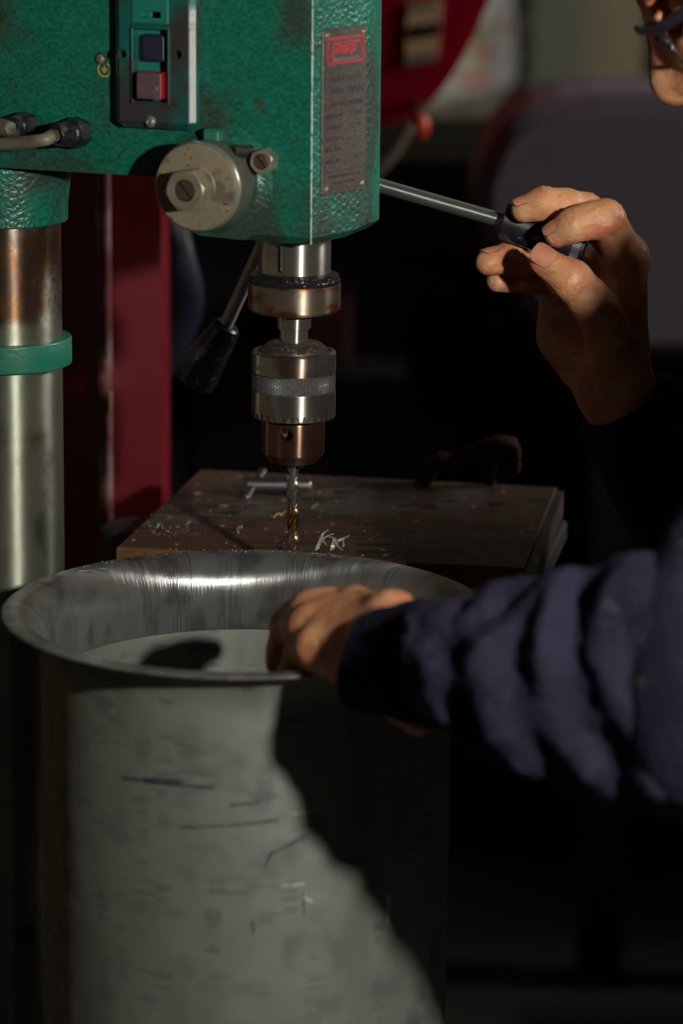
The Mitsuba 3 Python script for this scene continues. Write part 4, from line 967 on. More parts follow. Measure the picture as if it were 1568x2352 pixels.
for (x, y, L, wd, tn, rr_, hd, rs, lab, bs) in [
    (568, 1155, 0.015, 0.0010, 0.12, 0.0012, -0.45, 0.0004, 'long thin pale shaving lying in front of the chuck key', 'm_chip'),
    (630, 1190, 0.0045, 0.0012, 1.0, 0.0010, 0.2, 0.001, 'small bronze curl just left of the drill bit on the board', 'm_chipbrown'),
    (645, 1186, 0.0050, 0.0009, 0.8, 0.0011, 0.0, 0.001, 'thin dark curl touching the drill bit on the left', 'm_chipbrown'),
    (549, 1226, 0.0030, 0.0016, 0.9, 0.0011, 1.4, 0.002, 'bright folded silver chip near the front edge of the board', 'm_chip'),
    (716, 1168, 0.0035, 0.0009, 0.5, 0.0010, 0.1, 0.0003, 'small grey v-shaped chip right of the drill bit', 'm_chip'),
    (446, 1134, 0.0040, 0.0010, 0.05, 0.0008, 0.0, 0.0, 'short straight pale chip at the left back of the board', 'm_chip'),
    (507, 1163, 0.0045, 0.0010, 0.05, 0.0008, -0.1, 0.0, 'short straight grey chip left of the long thin shaving', 'm_chip'),
    (878, 1137, 0.0035, 0.0016, 0.1, 0.0008, 0.0, 0.0004, 'cream coloured flat chip alone on the back of the board', 'm_chip'),
    (880, 1277, 0.0090, 0.0008, 0.25, 0.0016, 0.1, 0.0003, 'thin arched silver thread right of the shaving pile', 'm_chip'),
    (845, 1240, 0.0080, 0.0008, 0.6, 0.0014, -0.7, 0.001, 'thin twisted brown thread behind the shaving pile', 'm_chipbrown'),
    (362, 1212, 0.0018, 0.0009, 0.6, 0.0006, 0.3, 0.0008, 'small dark silver chip cluster at the left end of the board', 'm_chip'),
    (376, 1218, 0.0014, 0.0008, 0.5, 0.0006, 2.0, 0.0005, 'small bright chip beside the dark cluster at the left of the board', 'm_chip'),
    (428, 1207, 0.0024, 0.0008, 0.5, 0.0006, 0.4, 0.0006, 'flat twisted chip a hand width left of the bright folded chip', 'm_chip'),
    (914, 1166, 0.0030, 0.0009, 0.2, 0.0008, -1.0, 0.0003, 'small slanted chip in the shaded middle of the board', 'm_chip')]:
    curl(atz(x, y, ZB), L, wd, tn, rr_, hd, rs, 'metal_shaving', lab, 'loose shavings on the board', bs)
for (x, y, L, hd, lab) in [(182, 1313, 0.0075, -0.1, 'bright sliver on the left side of the pot rim'), (204, 1312, 0.0060, -0.75, 'slanted silver sliver on the left side of the pot rim'), (228, 1308, 0.005, -0.5, 'small slanted sliver right of the other slivers on the pot rim')]:
    curl(atz(x, y, 0.0), L, 0.0009, 0.15, 0.0008, hd, 0.0, 'metal_shaving', lab, 'slivers on the pot rim')
# metal dust: too many and too small to count
grains = []
def grain(p, s):
    m = trimesh.creation.icosahedron(); m.vertices = m.vertices * s * rng.uniform(0.5, 1.2, 3); m.apply_transform(trimesh.transformations.random_rotation_matrix(rng.random(3))); m.apply_translation(p + Z * s * 0.4); return m
for _ in range(300):
    u, vv = rng.random(), rng.random()
    u = u ** 1.2
    p = (q4[0] * (1 - u) + q4[1] * u) * (1 - vv) + (q4[3] * (1 - u) + q4[2] * u) * vv
    grains.append(grain(p, 0.0002 + 0.0004 * rng.random() ** 3))
for _ in range(120):
    a = math.radians(rng.uniform(60, 160)); r = r_out - 0.001 - 0.006 * rng.random()
    grains.append(grain(np.array([PX + r * math.cos(a), PY + r * math.sin(a), 0]), 0.0002 + 0.00035 * rng.random() ** 2))
for _ in range(60):
    p = atz(*(np.array([400, 1222]) + rng.normal(0, [35, 8])), ZB); grains.append(grain(p, 0.00022 + 0.00035 * rng.random() ** 2))
obj('metal_dust', cat(*grains), 'm_chip', smooth=False)
thing('metal_dust', 'fine silver drilling dust scattered over the wooden board and pot rim', 'metal dust', kind='stuff')

# ------------------------------------------------------------------ behind the machine
Ypost = 0.34
pe_, pr_, pl0 = on_plane(240, 800, np.array([0, 1.0, 0]), Ypost), on_plane(370, 800, np.array([0, 1.0, 0]), Ypost + 0.01), on_plane(60, 800, np.array([0, 1.0, 0]), Ypost + 0.10)
z_lo, z_hi = at(240, 1230, Ypost)[2] , at(240, 100, Ypost)[2]
RP = thing('red_steel_post', 'blurred dark red steel machine post with a worn edge, behind the drill column', 'post')
quad = [pe_, pr_, pr_ + np.array([0.0, 0.10, 0]), pl0 + np.array([0, 0.05, 0]), pl0]
pm = manifold3d.Manifold.hull_points(np.array([(a[0], a[1], z) for a in quad for z in (FLOOR, z_hi)]))
obj(f'{RP}__post', tm(pm), 'm_redpost', smooth=20)
obj(f'{RP}__worn_edge', rod((pe_[0], pe_[1] + 0.002, FLOOR), (pe_[0], pe_[1] + 0.002, z_hi), 0.0045, n=24), 'm_postedge')
obj(f'{RP}__paint_chip', tm(bevbox((0.0022, 0.004, 0.014), 0.001).translate((*at(253, 922, Ypost - 0.003)[:2], at(253, 922, Ypost)[2]))), 'm_paintchip', smooth=20)

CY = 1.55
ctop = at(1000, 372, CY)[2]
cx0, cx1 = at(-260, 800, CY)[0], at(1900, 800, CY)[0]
CB = thing('dark_backdrop', 'black cabinet added as a dark backdrop for the shaded workshop behind the drill press', 'cabinet')  # dark box added to stand in for the shaded workshop interior
obj(f'{CB}__body', tm(bevbox((cx1 - cx0, 0.4, ctop - FLOOR), 0.01).translate(((cx0 + cx1) / 2, CY + 0.20, (ctop + FLOOR) / 2))), 'm_charcoal', smooth=20)
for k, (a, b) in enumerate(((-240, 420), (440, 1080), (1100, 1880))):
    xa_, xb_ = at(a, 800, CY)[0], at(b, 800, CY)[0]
    obj(f'{CB}__door', tm(bevbox((xb_ - xa_, 0.02, ctop - FLOOR - 0.2), 0.004).translate(((xa_ + xb_) / 2, CY - 0.009, (ctop + FLOOR) / 2))), 'm_charcoal', smooth=20)

# chest and locker added out of view to block side light from backdrop and floor
LK = thing('shade_locker', 'charcoal locker added out of view to shade the dark backdrop', 'locker')
obj(f'{LK}__body', tm(bevbox((0.45, 0.60, 0.66 - FLOOR), 0.006).translate((1.235, 1.46, (0.66 + FLOOR) / 2))), 'm_charcoal', smooth=20)
obj(f'{LK}__door', tm(bevbox((0.40, 0.018, 0.56 - FLOOR), 0.004).translate((1.235, 1.151, (0.66 + FLOOR) / 2))), 'm_charcoal', smooth=20)
TC_ = thing('shade_chest', 'charcoal chest added out of view to shade the floor', 'chest')
obj(f'{TC_}__body', tm(bevbox((0.55, 0.62, 0.02 - FLOOR), 0.006).translate((1.10, 0.76, (0.02 + FLOOR) / 2))), 'm_charcoal', smooth=20)
for k_ in range(3):
    obj(f'{TC_}__drawer', tm(bevbox((0.50, 0.018, 0.20), 0.004).translate((1.10, 0.442, FLOOR + 0.14 + 0.22 * k_))), 'm_charcoal', smooth=20)

# dark blue hose hanging behind the spring cap
hz = [at(402, 380, 0.52), at(405, 500, 0.52), at(418, 600, 0.52), at(436, 670, 0.53), at(418, 760, 0.54), at(350, 880, 0.55), at(320, 1000, 0.56)]
obj('blue_hose', tube(spline(hz + [np.array([hz[-1][0], 0.56, -0.4]), np.array([hz[-1][0], 0.56, FLOOR])], 80), 0.0095, 20), 'm_bluehose', smooth=True)
thing('blue_hose', 'dark navy hose hanging behind the spring cap, blurred', 'hose')

# dark red crate behind the chuck
xa_, xb_ = at(700, 780, 1.42), at(806, 780, 1.42)
zt3, zb3 = at(760, 690, 1.42)[2], at(760, 842, 1.42)[2]
RC = thing('red_crate', 'dim dark red box behind the chuck in the shadow', 'box')
obj(f'{RC}__box', tm(bevbox((xb_[0] - xa_[0], 0.10, zt3 - zb3), 0.004).translate(((xa_[0] + xb_[0]) / 2, 1.47, (zt3 + zb3) / 2))), 'm_darkred', smooth=20)
obj(f'{RC}__shelf', tm(bevbox((xb_[0] - xa_[0] + 0.1, 0.13, 0.012), 0.002).translate(((xa_[0] + xb_[0]) / 2, 1.475, zb3 - 0.0061))), 'm_charcoal', smooth=20)

# big red machine guard with a label
GY = 1.05
out_px = [(1180, -200), (1150, -80), (1122, 10), (1088, 90), (1050, 160), (1012, 215), (975, 252), (935, 277), (890, 292), (840, 298), (760, 298), (700, 290), (600, 240), (560, 100), (560, -200)]
og = Polygon([(at(x, y, GY)[0], at(x, y, GY)[2]) for x, y in out_px])
og = og.buffer(-0.012).buffer(0.012)
RG = thing('red_machine_guard', 'large dark red rounded machine guard with a tan sticker, beside the name plate', 'machine guard')
lay = []
for yy, ins in ((0.0, 0.012), (0.004, 0.005), (0.012, 0.0), (0.16, 0.0)):
    g = og.buffer(-ins); lay.append((yy, g))
parts = []
for (ya_, ga), (yb2, gb) in zip(lay[:-1], lay[1:]):
    c3 = None
    m3 = CS(ga).extrude(yb2 - ya_ + 0.0005)
    parts.append(m3.rotate((90, 0, 0)).mirror((0, 1, 0)).translate((0, GY + ya_, 0)))
gm = manifold3d.Manifold.batch_boolean(parts, manifold3d.OpType.Add)
obj(f'{RG}__guard', tm(gm), 'm_redguard', smooth=40)
def flat(px, Y, depth=0.002):
    g = Polygon([(at(x, y, Y)[0], at(x, y, Y)[2]) for x, y in px])
    m3 = CS(g).extrude(depth)
    return tm(m3.rotate((90, 0, 0)).translate((0, Y, 0)))
obj(f'{RG}__sticker', flat([(934, 8), (1018, 0), (1006, 137), (930, 152)], GY - 0.0005), 'm_sticker', smooth=False)
obj(f'{RG}__sticker__print_band', flat([(938, 62), (1012, 50), (1009, 80), (936, 92)], GY - 0.0026, 0.0004), 'm_ink', smooth=False)
obj(f'{RG}__sticker__print_band', flat([(938, 12), (1000, 10), (1000, 20), (938, 30)], GY - 0.0026, 0.0004), 'm_stickergrey', smooth=False)
obj(f'{RG}__sticker__lower_strip', flat([(932, 128), (1006, 120), (1005, 136), (930, 151)], GY - 0.0026, 0.0004), 'm_stickergrey', smooth=False)
# a green guide block carries it from the wall: bracket
obj(f'{RG}__bracket', slab(at(700, 0, GY)[0], at(760, 0, GY)[0], GY + 0.15, WALL_Y + 0.001, at(700, 60, GY)[2], at(700, -60, GY)[2]), 'm_charcoal', smooth=False)

# orange knob, tan strap and blue can under the guard
ok = at(962, 292, 0.93)
obj('orange_knob__knob', moved(zlathe([(0.004, 0.0), (0.0075, -0.003), (0.0085, -0.010), (0.006, -0.017), (0.003, -0.019)], 32), trimesh.transformations.translation_matrix(ok + Z * 0.010)), 'm_orange', smooth=60)
obj('orange_knob__shank', rod(ok + np.array([0, 0.006, 0.004]), ok + np.array([0, 0.125, 0.006]), 0.003), 'm_castiron')
thing('orange_knob', 'bright orange-red pull knob below the red machine guard', 'knob')
st = [at(940, 285, 0.90), at(915, 325, 0.90), at(880, 372, 0.90), at(840, 410, 0.90), at(780, 470, 0.90)]
sm = tube(spline(st, 40), 0.0062, 16); sm.vertices[:, 1] = 0.90 + (sm.vertices[:, 1] - 0.90) * 0.35
obj('tan_strap', sm, 'm_tan', smooth=True)
thing('tan_strap', 'pale tan strap running down behind the edge of the drill head', 'strap')

# papers on the wall
PYw = WALL_Y - 0.004
def wallpix(pts, d): return flat(pts, PYw, d)
P1 = numbered('wall_paper')
P1 = thing('wall_poster', 'white printed sheet with red lettering on the wall, beside the red guard', 'poster')
obj(f'{P1}__sheet', wallpix([(960, -120), (1132, -120), (1118, 205), (960, 240)], 0.003), 'm_paper', smooth=False)
for (x0_, y0_, x1_, y1_) in ((1055, 180, 1126, 196), (1058, 172, 1100, 184)):
    obj(f'{P1}__red_print', flat([(x0_, y0_), (x1_, y0_ - 6), (x1_, y1_ - 4), (x0_, y1_)], PYw - 0.003, 0.0006), 'm_print', smooth=False)
obj(f'{P1}__red_print', flat([(1080, 116), (1130, 112), (1130, 128), (1080, 132)], PYw - 0.003, 0.0006), 'm_print', smooth=False)
obj(f'{P1}__ochre_print', flat([(1084, 60), (1128, 50), (1122, 180), (1110, 190), (1100, 140)], PYw - 0.003, 0.0003), 'm_printochre', smooth=False)
P2 = thing('wall_notice', 'grey white sheet with faint pink print on the wall, right of the red-lettered sheet', 'poster')
obj(f'{P2}__sheet', flat([(1128, -120), (1172, -120), (1190, 192), (1120, 205)], PYw + 0.0005, 0.002), 'm_paper2', smooth=False)
for (x0_, y0_, x1_, y1_) in ((1128, 42, 1170, 56), (1148, 62, 1176, 78), (1138, 112, 1164, 124)):
    obj(f'{P2}__pink_print', flat([(x0_, y0_), (x1_, y0_), (x1_, y1_), (x0_, y1_)], PYw - 0.0016, 0.0005), 'm_printpink', smooth=False)
# cord on the wall
cz = [at(1213, -150, WALL_Y - 0.012), at(1216, 0, WALL_Y - 0.012), at(1214, 100, WALL_Y - 0.012), at(1208, 200, WALL_Y - 0.012), at(1204, 330, WALL_Y - 0.012)]
obj('power_cord', tube(spline(cz + [np.array([cz[-1][0], WALL_Y - 0.012, -0.6])], 60), 0.0055, 12), 'm_castiron', smooth=True)
thing('power_cord', 'dark power cord hanging down the olive wall', 'cord')
# dark post beside the face
xa_, xb_ = at(1486, 200, 2.0)[0], at(1545, 200, 2.0)[0]
obj('dark_post', tm(bevbox((xb_ - xa_, 0.06, 2.3), 0.004).translate(((xa_ + xb_) / 2, 2.03, FLOOR + 1.15))), 'm_castiron', smooth=20)
thing('dark_post', 'narrow dark upright post behind the tip of the nose', 'post')
# grey tank
TYk = 1.10
tp = [(1330, 830), (1240, 755), (1165, 655), (1110, 550), (1090, 480), (1092, 430), (1112, 365), (1140, 308), (1175, 268), (1225, 240), (1290, 224), (1370, 216), (1480, 214), (1700, 214), (1800, 230), (1850, 300), (1860, 700), (1780, 830)]
tg = Polygon([(at(x, y, TYk)[0], at(x, y, TYk)[2]) for x, y in tp]).buffer(-0.015).buffer(0.015)
tg = Polygon(list(tg.exterior.coords))
parts = []
for ya_, yb2, ins in ((0.0, 0.012, 0.016), (0.004, 0.012, 0.009), (0.009, 0.02, 0.004), (0.016, 0.14, 0.0)):
    g = tg.buffer(-ins)
    parts.append(CS(g).extrude(yb2 - ya_).rotate((90, 0, 0)).mirror((0, 1, 0)).translate((0, TYk + ya_, 0)))
obj('grey_tank__drum', tm(manifold3d.Manifold.batch_boolean(parts, manifold3d.OpType.Add)), 'm_tank', smooth=40)
for k_ in (1420, 1720):
    f_ = at(k_, 700, TYk + 0.07)
    obj('grey_tank__leg', slab(f_[0] - 0.02, f_[0] + 0.02, TYk + 0.05, TYk + 0.09, FLOOR, f_[2] - 0.03), 'm_castiron', smooth=False)
thing('grey_tank', 'large blurred charcoal grey tank with a rounded shoulder, behind the lever hand', 'tank')

# ------------------------------------------------------------------ the person
PS = thing('person', 'person in a navy fleece leaning in from the right, one hand on the lever', 'person')
def J(px, py, Y, r_px):
    p = at(px, py, Y); return p, r_px * mpp(p)
def chain(cones, joints):
    for (a, ra), (b, rb) in zip(joints[:-1], joints[1:]): cones.append((a, b, ra, rb))

# right hand on the lever
RH = {}
RH['index'] = [J(1440, 592, 0.012, 46), J(1390, 502, -0.008, 43), J(1318, 516, -0.014, 38), J(1280, 538, -0.010, 31)]
RH['middle'] = [J(1426, 580, 0.038, 45), J(1345, 482, 0.018, 38), J(1248, 467, 0.008, 37), J(1203, 482, 0.008, 30)]
RH['ring'] = [J(1405, 610, 0.062, 46), J(1300, 600, 0.058, 36), J(1176, 590, 0.030, 35), J(1122, 603, 0.022, 31)]
RH['pinky'] = [J(1350, 650, 0.078, 42), J(1270, 652, 0.068, 30), J(1170, 638, 0.040, 31), J(1143, 645, 0.034, 27)]
RH['thumb'] = [J(1412, 810, 0.012, 62), J(1375, 715, -0.012, 50), J(1314, 644, -0.020, 45), J(1248, 600, -0.016, 34)]
WR = J(1412, 900, 0.030, 74)
conesR = []
for f_ in ('index', 'middle', 'ring', 'pinky'):
    chain(conesR, RH[f_])
    w = {'index': J(1432, 850, 0.018, 56), 'middle': J(1428, 850, 0.032, 56), 'ring': J(1380, 840, 0.044, 56), 'pinky': J(1345, 835, 0.052, 58)}[f_]
    conesR.append((RH[f_][0][0], w[0], RH[f_][0][1], w[1]))
chain(conesR, RH['thumb'])
conesR.append((RH['thumb'][0][0], WR[0], RH['thumb'][0][1], WR[1]))
conesR.append((J(1300, 770, 0.060, 62)[0], WR[0], 62 * S0, 68 * S0))
conesR.append((J(1285, 700, 0.066, 55)[0], J(1300, 770, 0.06, 60)[0], 50 * S0, 60 * S0))
ELR = np.array([0.285, 0.07, -0.10])
conesR.append((WR[0], WR[0] * 0.5 + ELR * 0.5, WR[1], 0.036))
groupsR = {}
def field_of(cones, k, kk=None):
    def f(P):
        d = None
        for n_, (a, b, ra, rb) in enumerate(cones):
            e = sd_cone(P, a, b, ra, rb)
            d = e if d is None else smin(d, e, k if kk is None else kk[n_])
        return d
    return f
def finger_field(hand, palm, k_f=0.004, k_p=0.010, pads=()):
    """Fingers are joined to the palm softly but to each other hardly at all."""
    def f(P):
        d = None
        for a, b, ra, rb in palm:
            e = sd_cone(P, a, b, ra, rb); d = e if d is None else smin(d, e, k_p)
        for name, js in hand.items():
            g = None
            for (a, ra), (b, rb) in zip(js[:-1], js[1:]):
                e = sd_cone(P, a, b, ra, rb); g = e if g is None else smin(g, e, k_f)
            for a, r in pads.get(name, ()) if pads else ():
                g = smin(g, np.linalg.norm(P - a, axis=1) - r, 0.004)
            # soft only near the knuckle
            w = np.clip(np.linalg.norm(P - js[0][0], axis=1) / 0.028, 0, 1)
            kk = 0.012 * (1 - w) + 0.0012 * w
            h = np.clip(0.5 + 0.5 * (g - d) / kk, 0, 1)
            d = g * (1 - h) + d * h - kk * h * (1 - h)
        return d
    return f
palmR = [c for c in conesR if not any(c[0] is j[0] and any(c[1] is q[0] for q in js) for js in RH.values() for j in js)]
padsR = {'thumb': [(J(1352, 690, -0.018, 0)[0], 47 * S0)], 'index': [(J(1352, 505, -0.010, 0)[0], 38 * S0)], 'middle': [(J(1300, 470, 0.012, 0)[0], 36 * S0)]}
fR = finger_field(RH, palmR, pads=padsR)
allp = np.array([a for a, *_ in conesR] + [b for _, b, *_ in conesR])
handR = surface_nets(fR, allp.min(0) - 0.022, allp.max(0) + 0.022, 0.0013)

# left hand on the pot rim
LH = {}
LH['index'] = [J(742, 1402, -0.178, 46), J(678, 1418, -0.160, 38), J(668, 1480, -0.156, 34), J(676, 1530, -0.156, 28)]
LH['middle'] = [J(716, 1412, -0.192, 48), J(662, 1436, -0.176, 40), J(650, 1495, -0.172, 36), J(655, 1545, -0.172, 30)]
LH['ring'] = [J(712, 1448, -0.212, 48), J(662, 1462, -0.192, 40), J(648, 1515, -0.186, 35), J(652, 1565, -0.185, 28)]
LH['pinky'] = [J(730, 1492, -0.232, 44), J(688, 1502, -0.213, 34), J(670, 1545, -0.198, 30), J(672, 1580, -0.194, 25)]
LH['thumb'] = [J(905, 1412, -0.250, 46), J(815, 1386, -0.208, 38), J(760, 1385, -0.170, 32), J(735, 1400, -0.145, 27)]
WL = J(905, 1490, -0.264, 84)
palmL = []
for f_, w in (('index', J(880, 1440, -0.244, 62)), ('middle', J(875, 1470, -0.252, 64)), ('ring', J(865, 1510, -0.258, 64)), ('pinky', J(855, 1552, -0.260, 60))):
    palmL.append((LH[f_][0][0], w[0], LH[f_][0][1], w[1]))
palmL.append((LH['thumb'][0][0], WL[0], LH['thumb'][0][1], WL[1]))
palmL.append((J(850, 1575, -0.264, 0)[0], J(960, 1655, -0.270, 0)[0], 0.0080, 0.0068))
CUFF = at(1040, 1525, -0.298)
palmL.append((WL[0], CUFF, WL[1] * 0.94, 0.016))
fL = finger_field(LH, palmL)
allp = np.array([a for a, *_ in palmL] + [b for _, b, *_ in palmL] + [j[0] for js in LH.values() for j in js])
handL = surface_nets(fL, allp.min(0) - 0.030, allp.max(0) + 0.030, 0.0015)

# head, neck, trunk, arms (under the clothes): one field
ELL = at(1730, 1600, -0.370)
SHL, SHR = np.array([0.364, -0.300, 0.305]), np.array([0.50, 0.14, 0.20])
NECK = np.array([0.47, -0.07, 0.27])
HIPL, HIPR = np.array([0.56, -0.33, -0.13]), np.array([0.60, -0.08, -0.17])
KNL, KNR = np.array([0.42, -0.44, -0.16]), np.array([0.36, 0.16, -0.14])
ANL, ANR = np.array([0.46, -0.43, FLOOR + 0.09]), np.array([0.40, 0.18, FLOOR + 0.09])
nose_tip = at(1506, 226, -0.055)
fdir = unit(np.array([-0.765, 0.10, -0.64])); lat_l = unit(np.cross(np.array([0, 0, 1.0]), fdir)); hup = np.cross(fdir, lat_l)   # lat_l: towards the person's left
if lat_l[1] > 0: lat_l = -lat_l; 
hup = np.cross(lat_l, fdir) if np.cross(lat_l, fdir)[2] > 0 else np.cross(fdir, lat_l)
def hd(fw, lt, up_): return nose_tip + fdir * fw + lat_l * lt + hup * up_
HC = hd(-0.115, 0, 0.055)
headc = [  # a, b, ra, rb, k
    (hd(-0.105, 0, 0.075), hd(-0.14, 0, 0.065), 0.080, 0.082, 0.02),
    (hd(-0.070, 0.0, 0.0), hd(-0.062, 0, -0.045), 0.055, 0.042, 0.03),
    (hd(-0.052, 0, -0.070), hd(-0.060, 0, -0.060), 0.026, 0.030, 0.025),
    (hd(-0.050, 0.032, 0.006), hd(-0.062, 0.045, -0.004), 0.020, 0.022, 0.02),
    (hd(-0.050, -0.032, 0.006), hd(-0.062, -0.045, -0.004), 0.020, 0.022, 0.02),
    (hd(-0.039, 0.030, 0.051), hd(-0.038, 0.008, 0.049), 0.013, 0.012, 0.012),
    (hd(-0.039, -0.030, 0.051), hd(-0.038, -0.008, 0.049), 0.013, 0.012, 0.012),
    (hd(-0.033, 0, 0.038), hd(-0.0135, 0, 0.004), 0.0085, 0.0100, 0.008),
    (hd(-0.0120, 0, 0.0005), hd(-0.0125, 0, 0.0005), 0.0115, 0.0112, 0.006),
    (hd(-0.020, 0.0115, -0.001), hd(-0.026, 0.0135, -0.001), 0.0082, 0.0075, 0.005),
    (hd(-0.020, -0.0115, -0.001), hd(-0.026, -0.0135, -0.001), 0.0082, 0.0075, 0.005),
    (hd(-0.026, 0.016, -0.030), hd(-0.024, 0, -0.029), 0.006, 0.0075, 0.008),
    (hd(-0.026, -0.016, -0.030), hd(-0.024, 0, -0.029), 0.006, 0.0075, 0.008),
    (hd(-0.027, 0.013, -0.041), hd(-0.025, -0.013, -0.041), 0.0075, 0.0075, 0.008),
    (hd(-0.130, 0.078, 0.022), hd(-0.135, 0.082, 0.045), 0.009, 0.014, 0.008),
    (hd(-0.132, 0.078, 0.0), hd(-0.130, 0.078, 0.022), 0.006, 0.009, 0.008),
    (hd(-0.130, -0.078, 0.022), hd(-0.135, -0.082, 0.045), 0.009, 0.014, 0.008),
    (hd(-0.120, 0, -0.030), NECK, 0.056, 0.062, 0.03)]
eyeL, eyeR = hd(-0.044, 0.031, 0.028), hd(-0.044, -0.031, 0.028)
def head_field(P):
    d = None
    for a, b, ra, rb, k in headc:
        e = sd_cone(P, a, b, ra, rb); d = e if d is None else smin(d, e, k)
    for c_ in (eyeL, eyeR):
        e = 0.0145 - np.linalg.norm(P - (c_ + fdir * 0.006), axis=1)
        h = np.clip(0.5 - 0.5 * (d - e) / 0.006 * 1.0, 0, 1)
        d = np.maximum(d, e) + 0.0
    for s_ in (1, -1):
        nz = 0.0042 - np.linalg.norm((P - hd(-0.0165, 0.0075 * s_, -0.0095)), axis=1)
        d = np.maximum(d, nz)
    mouth = 0.0016 - np.abs(sd_cone(P, hd(-0.012, 0.017, -0.0355), hd(-0.010, -0.017, -0.0355), 0.0, 0.0))
    return np.maximum(d, mouth)
trunk = [(NECK, NECK + np.array([0.03, 0.0, -0.08]), 0.060, 0.085, 0.03), (SHL, SHR, 0.060, 0.060, 0.05), (NECK + np.array([0.03, 0, -0.08]), (HIPL + HIPR) / 2, 0.11, 0.125, 0.05),
         (SHL, (HIPL * 0.8 + HIPR * 0.2), 0.065, 0.10, 0.05), (SHR, (HIPR * 0.8 + HIPL * 0.2), 0.065, 0.10, 0.05),
         (SHL, ELL, 0.048, 0.040, 0.02), (ELL, CUFF, 0.030, 0.014, 0.004), (SHR, ELR, 0.048, 0.040, 0.02), (ELR, WR[0], 0.040, 0.014, 0.01),
         (HIPL, KNL, 0.085, 0.066, 0.03), (HIPR, KNR, 0.085, 0.066, 0.03), (KNL, ANL, 0.060, 0.040, 0.02), (KNR, ANR, 0.060, 0.040, 0.02),
         (ANL + np.array([0.03, 0, -0.045]), ANL + np.array([-0.15, -0.02, -0.055]), 0.042, 0.032, 0.02), (ANR + np.array([0.03, 0, -0.045]), ANR + np.array([-0.15, 0.02, -0.055]), 0.042, 0.032, 0.02)]
def trunk_field(P, grow=0.0, sel=None):
    d = None
    for n_, (a, b, ra, rb, k) in enumerate(trunk):
        if sel is not None and n_ not in sel: continue
        e = sd_cone(P, a, b, ra + grow, rb + grow); d = e if d is None else smin(d, e, k)
    return d
hp = np.array([a for a, *_ in headc] + [b for _, b, *_ in headc])
headm = surface_nets(head_field, hp.min(0) - 0.10, hp.max(0) + 0.10, 0.0028)
tpn = np.array([a for a, *_ in trunk] + [b for _, b, *_ in trunk])
trunkm = surface_nets(trunk_field, tpn.min(0) - 0.15, tpn.max(0) + 0.15, 0.012)
# wrinkles over the knuckles, as real relief
def wrinkle(mesh, joints, half=0.006, amp=0.00035, waves=5):
    mesh.vertices = mesh.vertices.copy(); n = mesh.vertex_normals; v = mesh.vertices
    d = np.zeros(len(v))
    for p, axis_, out_, rad in joints:
        rel = v - p; s = rel @ axis_; ok_ = (np.abs(s) < half) & (np.linalg.norm(rel, axis=1) < rad * 1.6) & (n @ out_ > 0.1)
        wob = 0.0006 * np.sin(rel @ np.cross(axis_, out_) * 700)
        d += np.where(ok_, -amp * (0.5 + 0.5 * np.cos((s + wob) / half * np.pi * waves)) * (np.cos(s / half * np.pi / 2)) * np.clip(n @ out_, 0, 1), 0)
    mesh.vertices = v + n * d[:, None]
    return mesh
taubin(handR, 6, 0.0013); taubin(handL, 8, 0.0015); taubin(headm, 6, 0.0028)
cam_dir = unit(CAM - RH['thumb'][2][0])
th_ax = unit(RH['thumb'][3][0] - RH['thumb'][1][0])
out_t = unit(cam_dir - th_ax * (cam_dir @ th_ax) + 0.25 * Z)
def out_for(js, k, bias):
    a = unit(js[k + 1][0] - js[k - 1][0] if k + 1 < len(js) else js[k][0] - js[k - 1][0]); o = bias - a * (bias @ a); return a, unit(o)
ij = []
for nm, bias in (('index', unit(np.array([0.0, -0.5, 0.9]))), ('middle', unit(np.array([-0.1, -0.3, 1.0])))):
    for k in (1, 2):
        a, o = out_for(RH[nm], k, bias); ij.append((RH[nm][k][0] + o * RH[nm][k][1] * 0.6, a, o, RH[nm][k][1]))
wrinkle(handR, [(RH['thumb'][2][0] + th_ax * -0.002, th_ax, out_t, 0.011)] + ij, half=0.0075, amp=0.00055, waves=4)
def try_union(ms):
    try:
        out_ = None
        for m in ms:
            mm = to_manifold(m)
            if mm.status() != manifold3d.Error.NoError or mm.is_empty(): raise ValueError(str(mm.status()))
            out_ = mm if out_ is None else out_ + mm
        return tm(out_)
    except Exception as e:
        print('union failed', e); return cat(*ms)
skin = try_union([handR, handL, headm, trunkm])
print('skin', len(skin.faces))
obj(f'{PS}__body', skin, 'm_skin', smooth=True)

